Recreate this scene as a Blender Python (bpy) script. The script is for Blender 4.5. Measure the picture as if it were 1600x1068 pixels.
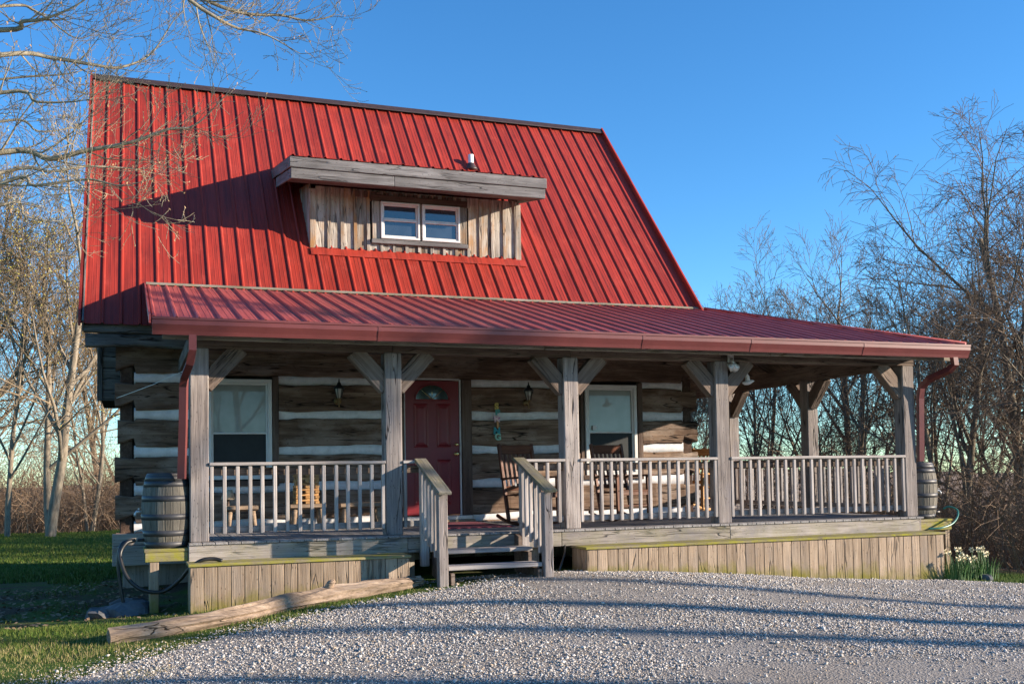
import bpy, math, random
import numpy as np
from mathutils import Vector, Matrix, noise
random.seed(7); np.random.seed(7)
R = math.radians
scene = bpy.context.scene
for o in list(bpy.data.objects): bpy.data.objects.remove(o)
C = scene.collection

# ---------------------------------------------------------------- camera
cam_d = bpy.data.cameras.new('camera'); cam = bpy.data.objects.new('camera', cam_d); C.objects.link(cam)
yaw, pitch, roll = R(20.2), R(2.7), R(0.95)
fw = Vector((math.sin(yaw)*math.cos(pitch), math.cos(yaw)*math.cos(pitch), math.sin(pitch)))
rt = Vector((math.cos(yaw), -math.sin(yaw), 0)); up = rt.cross(fw)
r2 = rt*math.cos(roll) - up*math.sin(roll); u2 = up*math.cos(roll) + rt*math.sin(roll)
m = Matrix((r2, u2, -fw)).transposed().to_4x4(); m.translation = (0, 0, 1.6)
cam.matrix_world = m
cam_d.sensor_width = 36; cam_d.lens = 36.54; cam_d.shift_y = 0.0819
cam_d.clip_start = 0.1; cam_d.clip_end = 3000
scene.camera = cam
scene.render.resolution_x = 1024; scene.render.resolution_y = 683

# ---------------------------------------------------------------- sky, sun, exposure
SUN_AZ, SUN_EL = R(64.5), R(14.3)
sun_dir = Vector((math.sin(SUN_AZ)*math.cos(SUN_EL), -math.cos(SUN_AZ)*math.cos(SUN_EL), math.sin(SUN_EL)))
world = bpy.data.worlds.new('World'); scene.world = world; world.use_nodes = True
wn = world.node_tree; wn.nodes.clear()
wo = wn.nodes.new('ShaderNodeOutputWorld'); wb = wn.nodes.new('ShaderNodeBackground')
sk = wn.nodes.new('ShaderNodeTexSky'); sk.sky_type = 'NISHITA'; sk.sun_disc = False
sk.sun_elevation = SUN_EL; sk.sun_rotation = math.atan2(sun_dir.x, sun_dir.y)
sk.altitude = 600; sk.air_density = 0.9; sk.dust_density = 0.0; sk.ozone_density = 2.0
wb.inputs['Strength'].default_value = 0.115
hs = wn.nodes.new('ShaderNodeHueSaturation'); hs.inputs['Saturation'].default_value = 1.22
wn.links.new(sk.outputs[0], hs.inputs['Color']); tn = wn.nodes.new('ShaderNodeMix'); tn.data_type = 'RGBA'; tn.blend_type = 'MULTIPLY'; tn.inputs[0].default_value = 1.0; tn.inputs[7].default_value = (0.66, 0.92, 1.07, 1)
wn.links.new(hs.outputs[0], tn.inputs[6]); wn.links.new(tn.outputs[2], wb.inputs['Color']); wn.links.new(wb.outputs[0], wo.inputs['Surface'])
sd = bpy.data.lights.new('sun', 'SUN'); sun = bpy.data.objects.new('sun', sd); C.objects.link(sun)
sd.energy = 5.0; sd.angle = R(0.5); sd.color = (1.0, 0.84, 0.66)
sun.rotation_euler = sun_dir.to_track_quat('Z', 'Y').to_euler(); sun.location = (30, -15, 20)
scene.view_settings.view_transform = 'Standard'; scene.view_settings.look = 'None'
scene.view_settings.exposure = 1.22; scene.view_settings.gamma = 1.0
scene.view_settings.use_curve_mapping = False

# ---------------------------------------------------------------- materials
def new_mat(name):
    mt = bpy.data.materials.new(name); mt.use_nodes = True
    nt = mt.node_tree; b = nt.nodes['Principled BSDF']
    return mt, nt, b
def N(nt, t, **kw):
    n = nt.nodes.new(t)
    for k, v in kw.items():
        if k in n.inputs: n.inputs[k].default_value = v
        else: setattr(n, k, v)
    return n
def ramp(nt, fac, stops):
    r = nt.nodes.new('ShaderNodeValToRGB'); e = r.color_ramp.elements
    while len(e) < len(stops): e.new(0.5)
    for i, (p, c) in enumerate(stops):
        e[i].position = p; e[i].color = (c[0], c[1], c[2], 1) if not isinstance(c, (int, float)) else (c, c, c, 1)
    nt.links.new(fac, r.inputs['Fac']); return r.outputs['Color']
def mixc(nt, fac, a, b, mode='MIX'):
    n = nt.nodes.new('ShaderNodeMix'); n.data_type = 'RGBA'; n.blend_type = mode
    for s, v in ((n.inputs[0], fac), (n.inputs[6], a), (n.inputs[7], b)):
        if hasattr(v, 'links'): nt.links.new(v, s)
        else: s.default_value = v if isinstance(v, (int, float)) else (v[0], v[1], v[2], 1)
    return n.outputs[2]
def math_n(nt, op, a, b=0.0):
    n = nt.nodes.new('ShaderNodeMath'); n.operation = op
    for s, v in ((n.inputs[0], a), (n.inputs[1], b)):
        if hasattr(v, 'links'): nt.links.new(v, s)
        else: s.default_value = v
    return n.outputs[0]
def coords(nt, scale, rnd=True):
    tc = nt.nodes.new('ShaderNodeTexCoord'); mp = nt.nodes.new('ShaderNodeMapping')
    mp.inputs['Scale'].default_value = scale
    if rnd:
        oi = nt.nodes.new('ShaderNodeObjectInfo')
        ad = nt.nodes.new('ShaderNodeVectorMath'); ad.operation = 'ADD'
        ml = math_n(nt, 'MULTIPLY', oi.outputs['Random'], 37.0)
        nt.links.new(tc.outputs['Object'], ad.inputs[0]); nt.links.new(ml, ad.inputs[1])
        nt.links.new(ad.outputs[0], mp.inputs['Vector'])
    else: nt.links.new(tc.outputs['Object'], mp.inputs['Vector'])
    return mp.outputs[0], tc
def noise_n(nt, vec, scale=1.0, detail=6.0, rough=0.6):
    n = nt.nodes.new('ShaderNodeTexNoise'); n.inputs['Scale'].default_value = scale
    n.inputs['Detail'].default_value = detail; n.inputs['Roughness'].default_value = rough
    nt.links.new(vec, n.inputs['Vector']); return n.outputs['Fac']
def bump(nt, b, h, strength=0.4, dist=0.01):
    bp = nt.nodes.new('ShaderNodeBump'); bp.inputs['Strength'].default_value = strength
    bp.inputs['Distance'].default_value = dist
    nt.links.new(h, bp.inputs['Height']); nt.links.new(bp.outputs[0], b.inputs['Normal'])

def wood(name, dark, mid, light, rough=0.85, moss=None, blotch=None, knots=True, var=0.35, zgrain=False, cracks=0.0):
    mt, nt, b = new_mat(name); L = nt.links
    g_ = (lambda a, t: (t, t, a)) if zgrain else (lambda a, t: (a, t, t))
    v1, tc = coords(nt, g_(1.1, 16)); v2, _ = coords(nt, g_(2.5, 75)); v3, _ = coords(nt, g_(1.3, 2.2))
    g = noise_n(nt, v1, 1.0, 8, 0.65); fine = noise_n(nt, v2, 1.0, 4, 0.6); big = noise_n(nt, v3, 1.0, 4, 0.55)
    s = math_n(nt, 'ADD', math_n(nt, 'MULTIPLY', g, 0.6), math_n(nt, 'MULTIPLY', big, 0.4))
    col = ramp(nt, s, [(0.3, dark), (0.5, mid), (0.68, light)])
    col = mixc(nt, 0.55, col, ramp(nt, fine, [(0.32, 0.35), (0.5, 1.0), (0.7, 1.15)]), 'MULTIPLY')
    if blotch:
        v4, _ = coords(nt, (1.6, 4.0, 4.0))
        col = mixc(nt, ramp(nt, noise_n(nt, v4, 1.0, 5, 0.6), [(0.5, 0.0), (0.68, 0.85)]), col, blotch)
    if knots:
        v5, _ = coords(nt, (2.2, 5.5, 5.5))
        vo = nt.nodes.new('ShaderNodeTexVoronoi'); L.new(v5, vo.inputs['Vector'])
        col = mixc(nt, ramp(nt, vo.outputs['Distance'], [(0.08, 0.75), (0.16, 0.0)]), col, [c*0.45 for c in dark])
    crk = None
    if cracks:
        v7, _ = coords(nt, g_(0.55, 6.0)); cn = noise_n(nt, v7, 1.0, 3, 0.55)
        ab = math_n(nt, 'ABSOLUTE', math_n(nt, 'SUBTRACT', cn, 0.5))
        v8, _ = coords(nt, g_(1.5, 3.0)); gate = ramp(nt, noise_n(nt, v8, 1.0, 2, 0.5), [(0.45, 0.0), (0.55, 1.0)])
        crk = math_n(nt, 'MULTIPLY', ramp(nt, ab, [(0.004, 1.0), (0.016, 0.0)]), gate)
        col = mixc(nt, math_n(nt, 'MULTIPLY', crk, cracks), col, [c*0.18 for c in dark])
    oi = nt.nodes.new('ShaderNodeObjectInfo')
    vr = math_n(nt, 'ADD', math_n(nt, 'MULTIPLY', oi.outputs['Random'], var), 1.0 - var/2)
    cb = nt.nodes.new('ShaderNodeCombineColor')
    for i in range(3): L.new(vr, cb.inputs[i])
    col = mixc(nt, 1.0, col, cb.outputs[0], 'MULTIPLY')
    if moss:
        v6, _ = coords(nt, (5, 5, 5)); nz = noise_n(nt, v6, 1.0, 6, 0.7)
        if moss[0] == 'base':
            sx = nt.nodes.new('ShaderNodeSeparateXYZ'); L.new(tc.outputs['Generated'], sx.inputs[0])
            f = math_n(nt, 'ADD', sx.outputs[0], math_n(nt, 'MULTIPLY', math_n(nt, 'SUBTRACT', nz, 0.5), 0.9))
            f = math_n(nt, 'ADD', f, math_n(nt, 'MULTIPLY', math_n(nt, 'SUBTRACT', oi.outputs['Random'], 0.5), 0.22))
            fac = ramp(nt, f, [(0.04, moss[2]), (0.42, 0.0)])
        else:
            fac = ramp(nt, nz, [(0.40, 0.0), (0.62, moss[2])])
        col = mixc(nt, fac, col, moss[1])
    L.new(col, b.inputs['Base Color']); b.inputs['Roughness'].default_value = rough
    b.inputs['Specular IOR Level'].default_value = 0.25
    hh = math_n(nt, 'ADD', math_n(nt, 'MULTIPLY', g, 0.7), math_n(nt, 'MULTIPLY', fine, 0.5))
    if crk is not None: hh = math_n(nt, 'SUBTRACT', hh, math_n(nt, 'MULTIPLY', crk, 1.2))
    bump(nt, b, hh, 0.7, 0.014)
    return mt

def plain(name, col, rough=0.5, metal=0.0, nscale=12.0, var=0.25, spec=0.5, bmp=0.0, objvar=0.0):
    mt, nt, b = new_mat(name)
    v, _ = coords(nt, (1, 1, 1)); nz = noise_n(nt, v, nscale, 6, 0.65)
    c = ramp(nt, nz, [(0.3, [x*(1-var) for x in col]), (0.7, [min(1, x*(1+var)) for x in col])])
    if objvar:
        oi = nt.nodes.new('ShaderNodeObjectInfo')
        c = mixc(nt, math_n(nt, 'MULTIPLY', oi.outputs['Random'], objvar), c, [x*0.35 for x in col])
    nt.links.new(c, b.inputs['Base Color']); b.inputs['Roughness'].default_value = rough
    b.inputs['Metallic'].default_value = metal; b.inputs['Specular IOR Level'].default_value = spec
    if bmp: bump(nt, b, nz, bmp, 0.01)
    return mt

def metal_roof(name, c1, c2, stain, rough):
    mt, nt, b = new_mat(name); L = nt.links
    v, tc = coords(nt, (3.0, 0.5, 1)); nz = noise_n(nt, v, 1.5, 6, 0.6)
    v2, _ = coords(nt, (30, 1.2, 1)); st = noise_n(nt, v2, 1.0, 5, 0.6)
    v3, _ = coords(nt, (6, 2.5, 1)); bl = noise_n(nt, v3, 1.0, 5, 0.65)
    oi = nt.nodes.new('ShaderNodeObjectInfo')
    sheet = math_n(nt, 'MULTIPLY', math_n(nt, 'SUBTRACT', oi.outputs['Random'], 0.5), 0.35)
    col = ramp(nt, math_n(nt, 'ADD', nz, sheet), [(0.25, c1), (0.75, c2)])
    col = mixc(nt, ramp(nt, st, [(0.45, 0.0), (0.70, 0.75)]), col, stain)
    col = mixc(nt, ramp(nt, bl, [(0.55, 0.0), (0.75, 0.35)]), col, [min(1, x*1.2+0.02) for x in c2])
    sx = nt.nodes.new('ShaderNodeSeparateXYZ'); L.new(tc.outputs['Object'], sx.inputs[0])
    # screw rows every 0.6 m up the slope
    fr = math_n(nt, 'FRACT', math_n(nt, 'MULTIPLY', sx.outputs[1], 1.6)); d1 = math_n(nt, 'ABSOLUTE', math_n(nt, 'SUBTRACT', fr, 0.5)); d2 = math_n(nt, 'ABSOLUTE', math_n(nt, 'SUBTRACT', sx.outputs[0], 0.075))
    dd = math_n(nt, 'MAXIMUM', math_n(nt, 'MULTIPLY', d1, 0.62), d2)
    col = mixc(nt, ramp(nt, dd, [(0.006, 0.7), (0.009, 0.0)]), col, (0.10, 0.03, 0.03))
    L.new(col, b.inputs['Base Color'])
    L.new(ramp(nt, bl, [(0.3, rough-0.1), (0.7, rough+0.12)]), b.inputs['Roughness'])
    b.inputs['Specular IOR Level'].default_value = 0.32
    v4, _ = coords(nt, (2.0, 1.2, 1)); bump(nt, b, noise_n(nt, v4, 1.5, 2, 0.5), 0.25, 0.012)
    return mt

MOSS = (0.17, 0.16, 0.025)
M = {}
M['log'] = wood('hewn_log_wood', (0.062, 0.037, 0.026), (0.175, 0.113, 0.079), (0.36, 0.265, 0.20), 0.9, blotch=(0.32, 0.25, 0.205), var=0.45, cracks=0.90)
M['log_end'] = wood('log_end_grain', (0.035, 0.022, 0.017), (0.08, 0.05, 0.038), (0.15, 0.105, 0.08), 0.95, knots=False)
M['post'] = wood('weathered_post_wood', (0.12, 0.10, 0.095), (0.26, 0.225, 0.21), (0.43, 0.385, 0.36), 0.85, blotch=(0.21, 0.19, 0.20), var=0.25, cracks=0.95)
M['beam'] = wood('brown_beam_wood', (0.07, 0.05, 0.04), (0.16, 0.12, 0.098), (0.27, 0.215, 0.18), 0.85, var=0.25, cracks=0.70)
M['rail'] = wood('grey_rail_wood', (0.22, 0.195, 0.185), (0.37, 0.335, 0.32), (0.50, 0.46, 0.44), 0.85, var=0.3, knots=False)
M['handrail'] = wood('lichened_rail_wood', (0.10, 0.09, 0.075), (0.22, 0.20, 0.165), (0.34, 0.31, 0.26), 0.9, moss=('all', (0.20, 0.175, 0.06), 0.4))
M['rim'] = wood('rim_board_wood', (0.16, 0.14, 0.125), (0.30, 0.265, 0.24), (0.44, 0.395, 0.36), 0.85, blotch=(0.20, 0.185, 0.19), moss=('all', (0.20, 0.19, 0.06), 0.25), cracks=0.60)
M['skirt'] = wood('skirt_plank_wood', (0.17, 0.118, 0.075), (0.31, 0.232, 0.165), (0.44, 0.345, 0.26), 0.85, moss=('base', (0.17, 0.15, 0.025), 0.95), blotch=(0.25, 0.20, 0.16), var=0.35, cracks=0.50)
M['mossy'] = wood('mossy_ledge_wood', (0.12, 0.10, 0.06), (0.25, 0.21, 0.13), (0.36, 0.31, 0.21), 0.9, moss=('all', (0.28, 0.26, 0.03), 0.95))
M['deck'] = wood('deck_board_wood', (0.16, 0.15, 0.145), (0.27, 0.255, 0.25), (0.38, 0.365, 0.36), 0.8, var=0.3)
M['dormer'] = wood('barn_siding_wood', (0.11, 0.09, 0.075), (0.34, 0.30, 0.26), (0.58, 0.54, 0.48), 0.85, blotch=(0.33, 0.17, 0.06), var=0.45, cracks=0.70)
M['fascia'] = wood('grey_fascia_wood', (0.085, 0.08, 0.08), (0.17, 0.163, 0.165), (0.28, 0.27, 0.275), 0.85, var=0.2, cracks=0.50)
M['oldplate'] = wood('old_grey_timber', (0.05, 0.047, 0.045), (0.15, 0.145, 0.14), (0.27, 0.265, 0.255), 0.9, var=0.2, cracks=0.90)
M['trim'] = wood('brown_trim_wood', (0.05, 0.033, 0.026), (0.11, 0.075, 0.06), (0.18, 0.135, 0.11), 0.85)
M['found'] = wood('foundation_board_wood', (0.24, 0.20, 0.16), (0.36, 0.31, 0.26), (0.46, 0.41, 0.35), 0.9)
M['chair'] = wood('red_brown_chair_wood', (0.05, 0.018, 0.010), (0.115, 0.040, 0.020), (0.19, 0.075, 0.040), 0.45, knots=False)
M['orangewood'] = wood('orange_brown_wood', (0.28, 0.14, 0.05), (0.46, 0.25, 0.10), (0.62, 0.38, 0.17), 0.6, knots=False)
M['slab'] = wood('rustic_slab_wood', (0.12, 0.085, 0.06), (0.26, 0.19, 0.135), (0.40, 0.31, 0.23), 0.8)
M['stave'] = wood('barrel_stave', (0.08, 0.073, 0.06), (0.135, 0.122, 0.10), (0.20, 0.182, 0.152), 0.7, var=0.3, knots=False, zgrain=True)
M['drift'] = wood('driftwood', (0.11, 0.078, 0.055), (0.30, 0.22, 0.16), (0.50, 0.39, 0.30), 0.9, cracks=0.90)
M['chink'] = plain('chinking_mortar', (0.70, 0.70, 0.72), 0.95, nscale=9, var=0.16, spec=0.2, bmp=0.5)
M['roof'] = metal_roof('red_metal_roofing', (0.27, 0.027, 0.017), (0.40, 0.043, 0.026), (0.13, 0.02, 0.015), 0.5)
M['proof'] = metal_roof('faded_red_metal_roofing', (0.36, 0.07, 0.06), (0.46, 0.105, 0.09), (0.20, 0.04, 0.042), 0.42)
M['gutter'] = plain('maroon_gutter_metal', (0.145, 0.034, 0.033), 0.42, nscale=3, var=0.15)
M['ridge'] = plain('dark_ridge_metal', (0.05, 0.03, 0.028), 0.5)
M['door'] = plain('burgundy_door_paint', (0.19, 0.012, 0.020), 0.42, nscale=5, var=0.12)
M['white'] = plain('white_vinyl', (0.68, 0.67, 0.66), 0.45, nscale=6, var=0.06)
M['brass'] = plain('brass', (0.70, 0.50, 0.22), 0.25, 1.0)
M['oldbrass'] = plain('antique_brass', (0.22, 0.15, 0.07), 0.4, 0.8)
M['black'] = plain('black_metal', (0.018, 0.018, 0.02), 0.4)
M['hoop'] = plain('dark_hoop_metal', (0.045, 0.045, 0.05), 0.5, nscale=8)
M['rubber'] = plain('black_rubber', (0.018, 0.018, 0.018), 0.42)
M['greenhose'] = plain('green_hose_vinyl', (0.03, 0.16, 0.12), 0.35)
M['pipe'] = plain('white_pipe', (0.70, 0.70, 0.70), 0.5, nscale=4, var=0.08)
M['stone'] = plain('dark_flat_stone', (0.10, 0.105, 0.115), 0.9, nscale=5, var=0.5, bmp=0.7, objvar=0.4)
M['mat'] = plain('red_doormat_fibre', (0.22, 0.04, 0.07), 0.95, nscale=60, var=0.5)
M['silver'] = plain('grey_lamp_metal', (0.55, 0.55, 0.55), 0.35, 0.3)
M['dark'] = plain('dark_interior', (0.02, 0.02, 0.02), 0.9)
M['shade'] = plain('cream_shade', (0.55, 0.45, 0.32), 0.8)
def glass(name, base, rough, coat=1.0):
    mt, nt, b = new_mat(name); v, _ = coords(nt, (1, 1, 1))
    nz = noise_n(nt, v, 3.0, 3, 0.5)
    nt.links.new(ramp(nt, nz, [(0.35, [x*0.8 for x in base]), (0.65, [x*1.2 for x in base])]), b.inputs['Base Color'])
    b.inputs['Roughness'].default_value = rough; b.inputs['Specular IOR Level'].default_value = 0.9
    b.inputs['Coat Weight'].default_value = coat; b.inputs['Coat Roughness'].default_value = 0.02
    bump(nt, b, noise_n(nt, v, 1.7, 2, 0.5), 0.05, 0.02)
    return mt
M['glass_up'] = glass('window_glass_painted_reflection', (0.19, 0.185, 0.18), 0.3, 0.6)  # pale reflection painted into the base grey; no blind behind
M['glass_low'] = plain('window_screen_dark', (0.030, 0.034, 0.036), 0.6, nscale=4, var=0.2, spec=0.25)
M['glass_dorm'] = glass('dormer_glass', (0.03, 0.04, 0.055), 0.06)
M['glass_fan'] = glass('leaded_fan_glass', (0.015, 0.03, 0.022), 0.12)
M['lampglass'] = glass('lantern_glass', (0.45, 0.43, 0.38), 0.15)
def bark(name, c1, c2, c3):
    mt, nt, b = new_mat(name); tc = nt.nodes.new('ShaderNodeTexCoord')
    mp = nt.nodes.new('ShaderNodeMapping'); mp.inputs['Scale'].default_value = (7, 7, 1.6); nt.links.new(tc.outputs['Object'], mp.inputs[0])
    nz = noise_n(nt, mp.outputs[0], 2.0, 7, 0.7)
    nt.links.new(ramp(nt, nz, [(0.3, c1), (0.5, c2), (0.7, c3)]), b.inputs['Base Color'])
    b.inputs['Roughness'].default_value = 0.9; b.inputs['Specular IOR Level'].default_value = 0.2
    bump(nt, b, nz, 0.6, 0.03); return mt
M['bark_tan'] = bark('tan_bark', (0.12, 0.10, 0.075), (0.25, 0.21, 0.16), (0.38, 0.33, 0.25))
M['twig_tan'] = bark('tan_twigs', (0.13, 0.10, 0.065), (0.24, 0.18, 0.115), (0.34, 0.26, 0.17))
M['bark_grey'] = bark('grey_bark', (0.07, 0.057, 0.043), (0.17, 0.142, 0.105), (0.30, 0.255, 0.19))
M['twig_grey'] = bark('dark_twigs', (0.075, 0.053, 0.038), (0.15, 0.11, 0.08), (0.25, 0.19, 0.14))
M['bark_pale'] = bark('pale_branch_bark', (0.20, 0.165, 0.115), (0.36, 0.305, 0.215), (0.50, 0.43, 0.31))
M['brush'] = bark('brown_brush', (0.085, 0.055, 0.036), (0.17, 0.115, 0.075), (0.27, 0.185, 0.12))
M['brush_tan'] = bark('tan_brush', (0.15, 0.10, 0.065), (0.28, 0.195, 0.13), (0.42, 0.31, 0.21))
M['bud'] = plain('yellow_green_buds', (0.42, 0.36, 0.06), 0.8, var=0.4)
M['budred'] = plain('tan_buds', (0.32, 0.20, 0.10), 0.8, var=0.4)

# ---------------------------------------------------------------- mesh helpers
W = {}
def link(name, me, mat, world=None, parent=None, smooth=False):
    o = bpy.data.objects.new(name, me); C.objects.link(o)
    if mat is not None and me is not None and not me.materials: me.materials.append(mat)
    w = world or Matrix.Identity(4); W[o.name] = w
    if parent is not None:
        o.parent = parent; o.matrix_parent_inverse = W[parent.name].inverted()
    o.matrix_basis = w
    return o
def empty(name, loc, rz=0.0):
    o = bpy.data.objects.new(name, None); C.objects.link(o); o.empty_display_size = 0.2
    w = Matrix.Translation(Vector(loc)) @ Matrix.Rotation(rz, 4, 'Z'); o.matrix_basis = w; W[o.name] = w
    return o
def tag(o, label=None, cat=None, group=None, kind=None):
    if label: o['label'] = label
    if cat: o['category'] = cat
    if group: o['group'] = group
    if kind: o['kind'] = kind
    return o
def mesh(name, V, F, smooth=False):
    me = bpy.data.meshes.new(name); me.from_pydata([tuple(v) for v in V], [], F); me.update()
    if smooth: me.polygons.foreach_set('use_smooth', [True]*len(me.polygons))
    return me
cache = {}
def cbox(L, w, h, c=0.006):
    k = (round(L, 3), round(w, 3), round(h, 3), c)
    if k in cache: return cache[k]
    c = min(c, w*0.3, h*0.3, L*0.3); V = []; F = []
    def ring(x, i):
        a, b = w/2 - i, h/2 - i
        return [(x, -a+c, -b), (x, a-c, -b), (x, a, -b+c), (x, a, b-c), (x, a-c, b), (x, -a+c, b), (x, -a, b-c), (x, -a, -b+c)]
    for x, i in ((-L/2, c*0.7), (-L/2+c, 0), (L/2-c, 0), (L/2, c*0.7)): V += ring(x, i)
    for s in range(3):
        for j in range(8): F.append((s*8+j, s*8+(j+1) % 8, s*8+8+(j+1) % 8, s*8+8+j))
    F.append(tuple(range(7, -1, -1))); F.append(tuple(range(24, 32)))
    F = [tuple(reversed(f)) for f in F]
    me = mesh('plank', V, F); cache[k] = me
    return me
def frame(p0, p1, upv=(0, 0, 1)):
    p0 = Vector(p0); p1 = Vector(p1); x = (p1-p0).normalized(); z = Vector(upv); z = (z - x*z.dot(x)).normalized(); y = z.cross(x)
    m = Matrix((x, y, z)).transposed().to_4x4(); m.translation = (p0+p1)/2; return m
def plank(name, p0, p1, w, h, mat, parent=None, upv=(0, 0, 1), c=0.006, B=None):
    me = cbox((Vector(p1)-Vector(p0)).length, w, h, c)
    if me.materials and me.materials[0] != mat:
        k = (id(me), mat.name)
        if k not in cache: cache[k] = me.copy(); cache[k].materials[0] = mat
        me = cache[k]
    wm = frame(p0, p1, upv)
    return link(name, me, mat, (B @ wm) if B else wm, parent)
def tube_geo(V, F, pts, rad, n=6, cap=True, ry=1.0):
    base = len(V); prev = None; k = len(pts)
    for i, p in enumerate(pts):
        t = (pts[min(i+1, k-1)] - pts[max(i-1, 0)]).normalized()
        if prev is None: a = t.orthogonal().normalized()
        else:
            a = prev - t*prev.dot(t); a = a.normalized() if a.length > 1e-6 else t.orthogonal().normalized()
        prev = a; b = t.cross(a); r = rad[i] if hasattr(rad, '__len__') else rad
        for j in range(n):
            q = 2*math.pi*j/n; V.append(p + a*(math.cos(q)*r) + b*(math.sin(q)*r*ry))
    for i in range(k-1):
        for j in range(n):
            F.append((base+i*n+j, base+i*n+(j+1) % n, base+(i+1)*n+(j+1) % n, base+(i+1)*n+j))
    if cap:
        F.append(tuple(base+j for j in range(n-1, -1, -1))); F.append(tuple(base+(k-1)*n+j for j in range(n)))
def tube(name, pts, rad, mat, parent=None, n=8, B=None, smooth=True, key=None):
    if key and key in cache: me = cache[key]
    else:
        V = []; F = []; tube_geo(V, F, [Vector(p) for p in pts], rad, n); me = mesh(name, V, F, smooth)
        if key: cache[key] = me
    return link(name, me, mat, B, parent)
def lathe(name, prof, mat, parent=None, n=20, B=None, key=None, ang=2*math.pi):
    if key and key in cache: return link(name, cache[key], mat, B, parent)
    V = []; F = []; k = len(prof)
    for r, z in prof:
        for j in range(n): q = ang*j/n; V.append((r*math.cos(q), r*math.sin(q), z))
    for i in range(k-1):
        for j in range(n): F.append((i*n+j, i*n+(j+1) % n, (i+1)*n+(j+1) % n, (i+1)*n+j))
    F.append(tuple(range(n-1, -1, -1))); F.append(tuple(range((k-1)*n, k*n)))
    me = mesh(name, V, F, True)
    if key: cache[key] = me
    return link(name, me, mat, B, parent)
def prism(name, poly, ax, d, mat, parent=None, at=(0, 0, 0), B=None):
    # poly: 2-D outline; ax 'X': outline in (y,z) extruded along x; 'Y': (x,z) along y; 'Z': (x,y) along z
    V = []; n = len(poly)
    for s in (0, d):
        for a, b in poly:
            V.append({'X': (s, a, b), 'Y': (a, s, b), 'Z': (a, b, s)}[ax])
    F = [tuple(range(n)), tuple(range(2*n-1, n-1, -1))] + [(i, i+n, (i+1) % n+n, (i+1) % n) for i in range(n)]
    me = mesh(name, V, F)
    import bmesh
    bm = bmesh.new(); bm.from_mesh(me); bmesh.ops.recalc_face_normals(bm, faces=bm.faces); bm.to_mesh(me); bm.free()
    T = Matrix.Translation(Vector(at))
    return link(name, me, mat, (B @ T) if B else T, parent)
def nz3(x, y, z, s=1.0): return noise.noise(Vector((x*s, y*s, z*s)))
def sst(a, b, x):
    t = max(0.0, min(1.0, (x-a)/(b-a))); return t*t*(3-2*t)

# ---------------------------------------------------------------- ground
def gz(x, y):
    md = 0.43*math.exp(-((x-4.6)/4.2)**2)*sst(5.5, 11.3, y)*(1-0.6*sst(13, 22, y))
    lf = 0.07*(1-sst(-2, 3, x))*sst(7, 11, y)
    drop = -2.6*sst(11.9, 26, x)*sst(9.5, 14, y)
    far = -3.0*sst(43, 72, y) - 0.42*sst(14, 27, y)
    n = 0.05*nz3(x, y, 0, 0.35) + 0.02*nz3(x, y, 3, 1.3)
    return md + lf + drop + far + n*min(1, (abs(x-5)+abs(y-11))*0.12)
def gcoords():
    a = [-900, -400, -200, -120, -80, -60, -45, -35, -28, -22, -17, -13]
    xs = a + [-10 + 0.35*i for i in range(80)] + [18, 20, 22, 25, 28, 32, 38, 46, 60, 80, 120, 200, 400, 900]
    ys = [-900, -300, -100, -50, -25, -12, -6, -3, 0] + [1.5+0.35*i for i in range(50)] + [19+0.9*i for i in range(31)] + [48, 51, 55, 62, 72, 90, 120, 180, 300, 600, 1200]
    return xs, ys
def grid(name, xs, ys, f, mat):
    V = [(x, y, f(x, y)) for y in ys for x in xs]; n = len(xs)
    F = [(j*n+i, j*n+i+1, (j+1)*n+i+1, (j+1)*n+i) for j in range(len(ys)-1) for i in range(n-1)]
    return link(name, mesh(name, V, F, True), mat)
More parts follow.
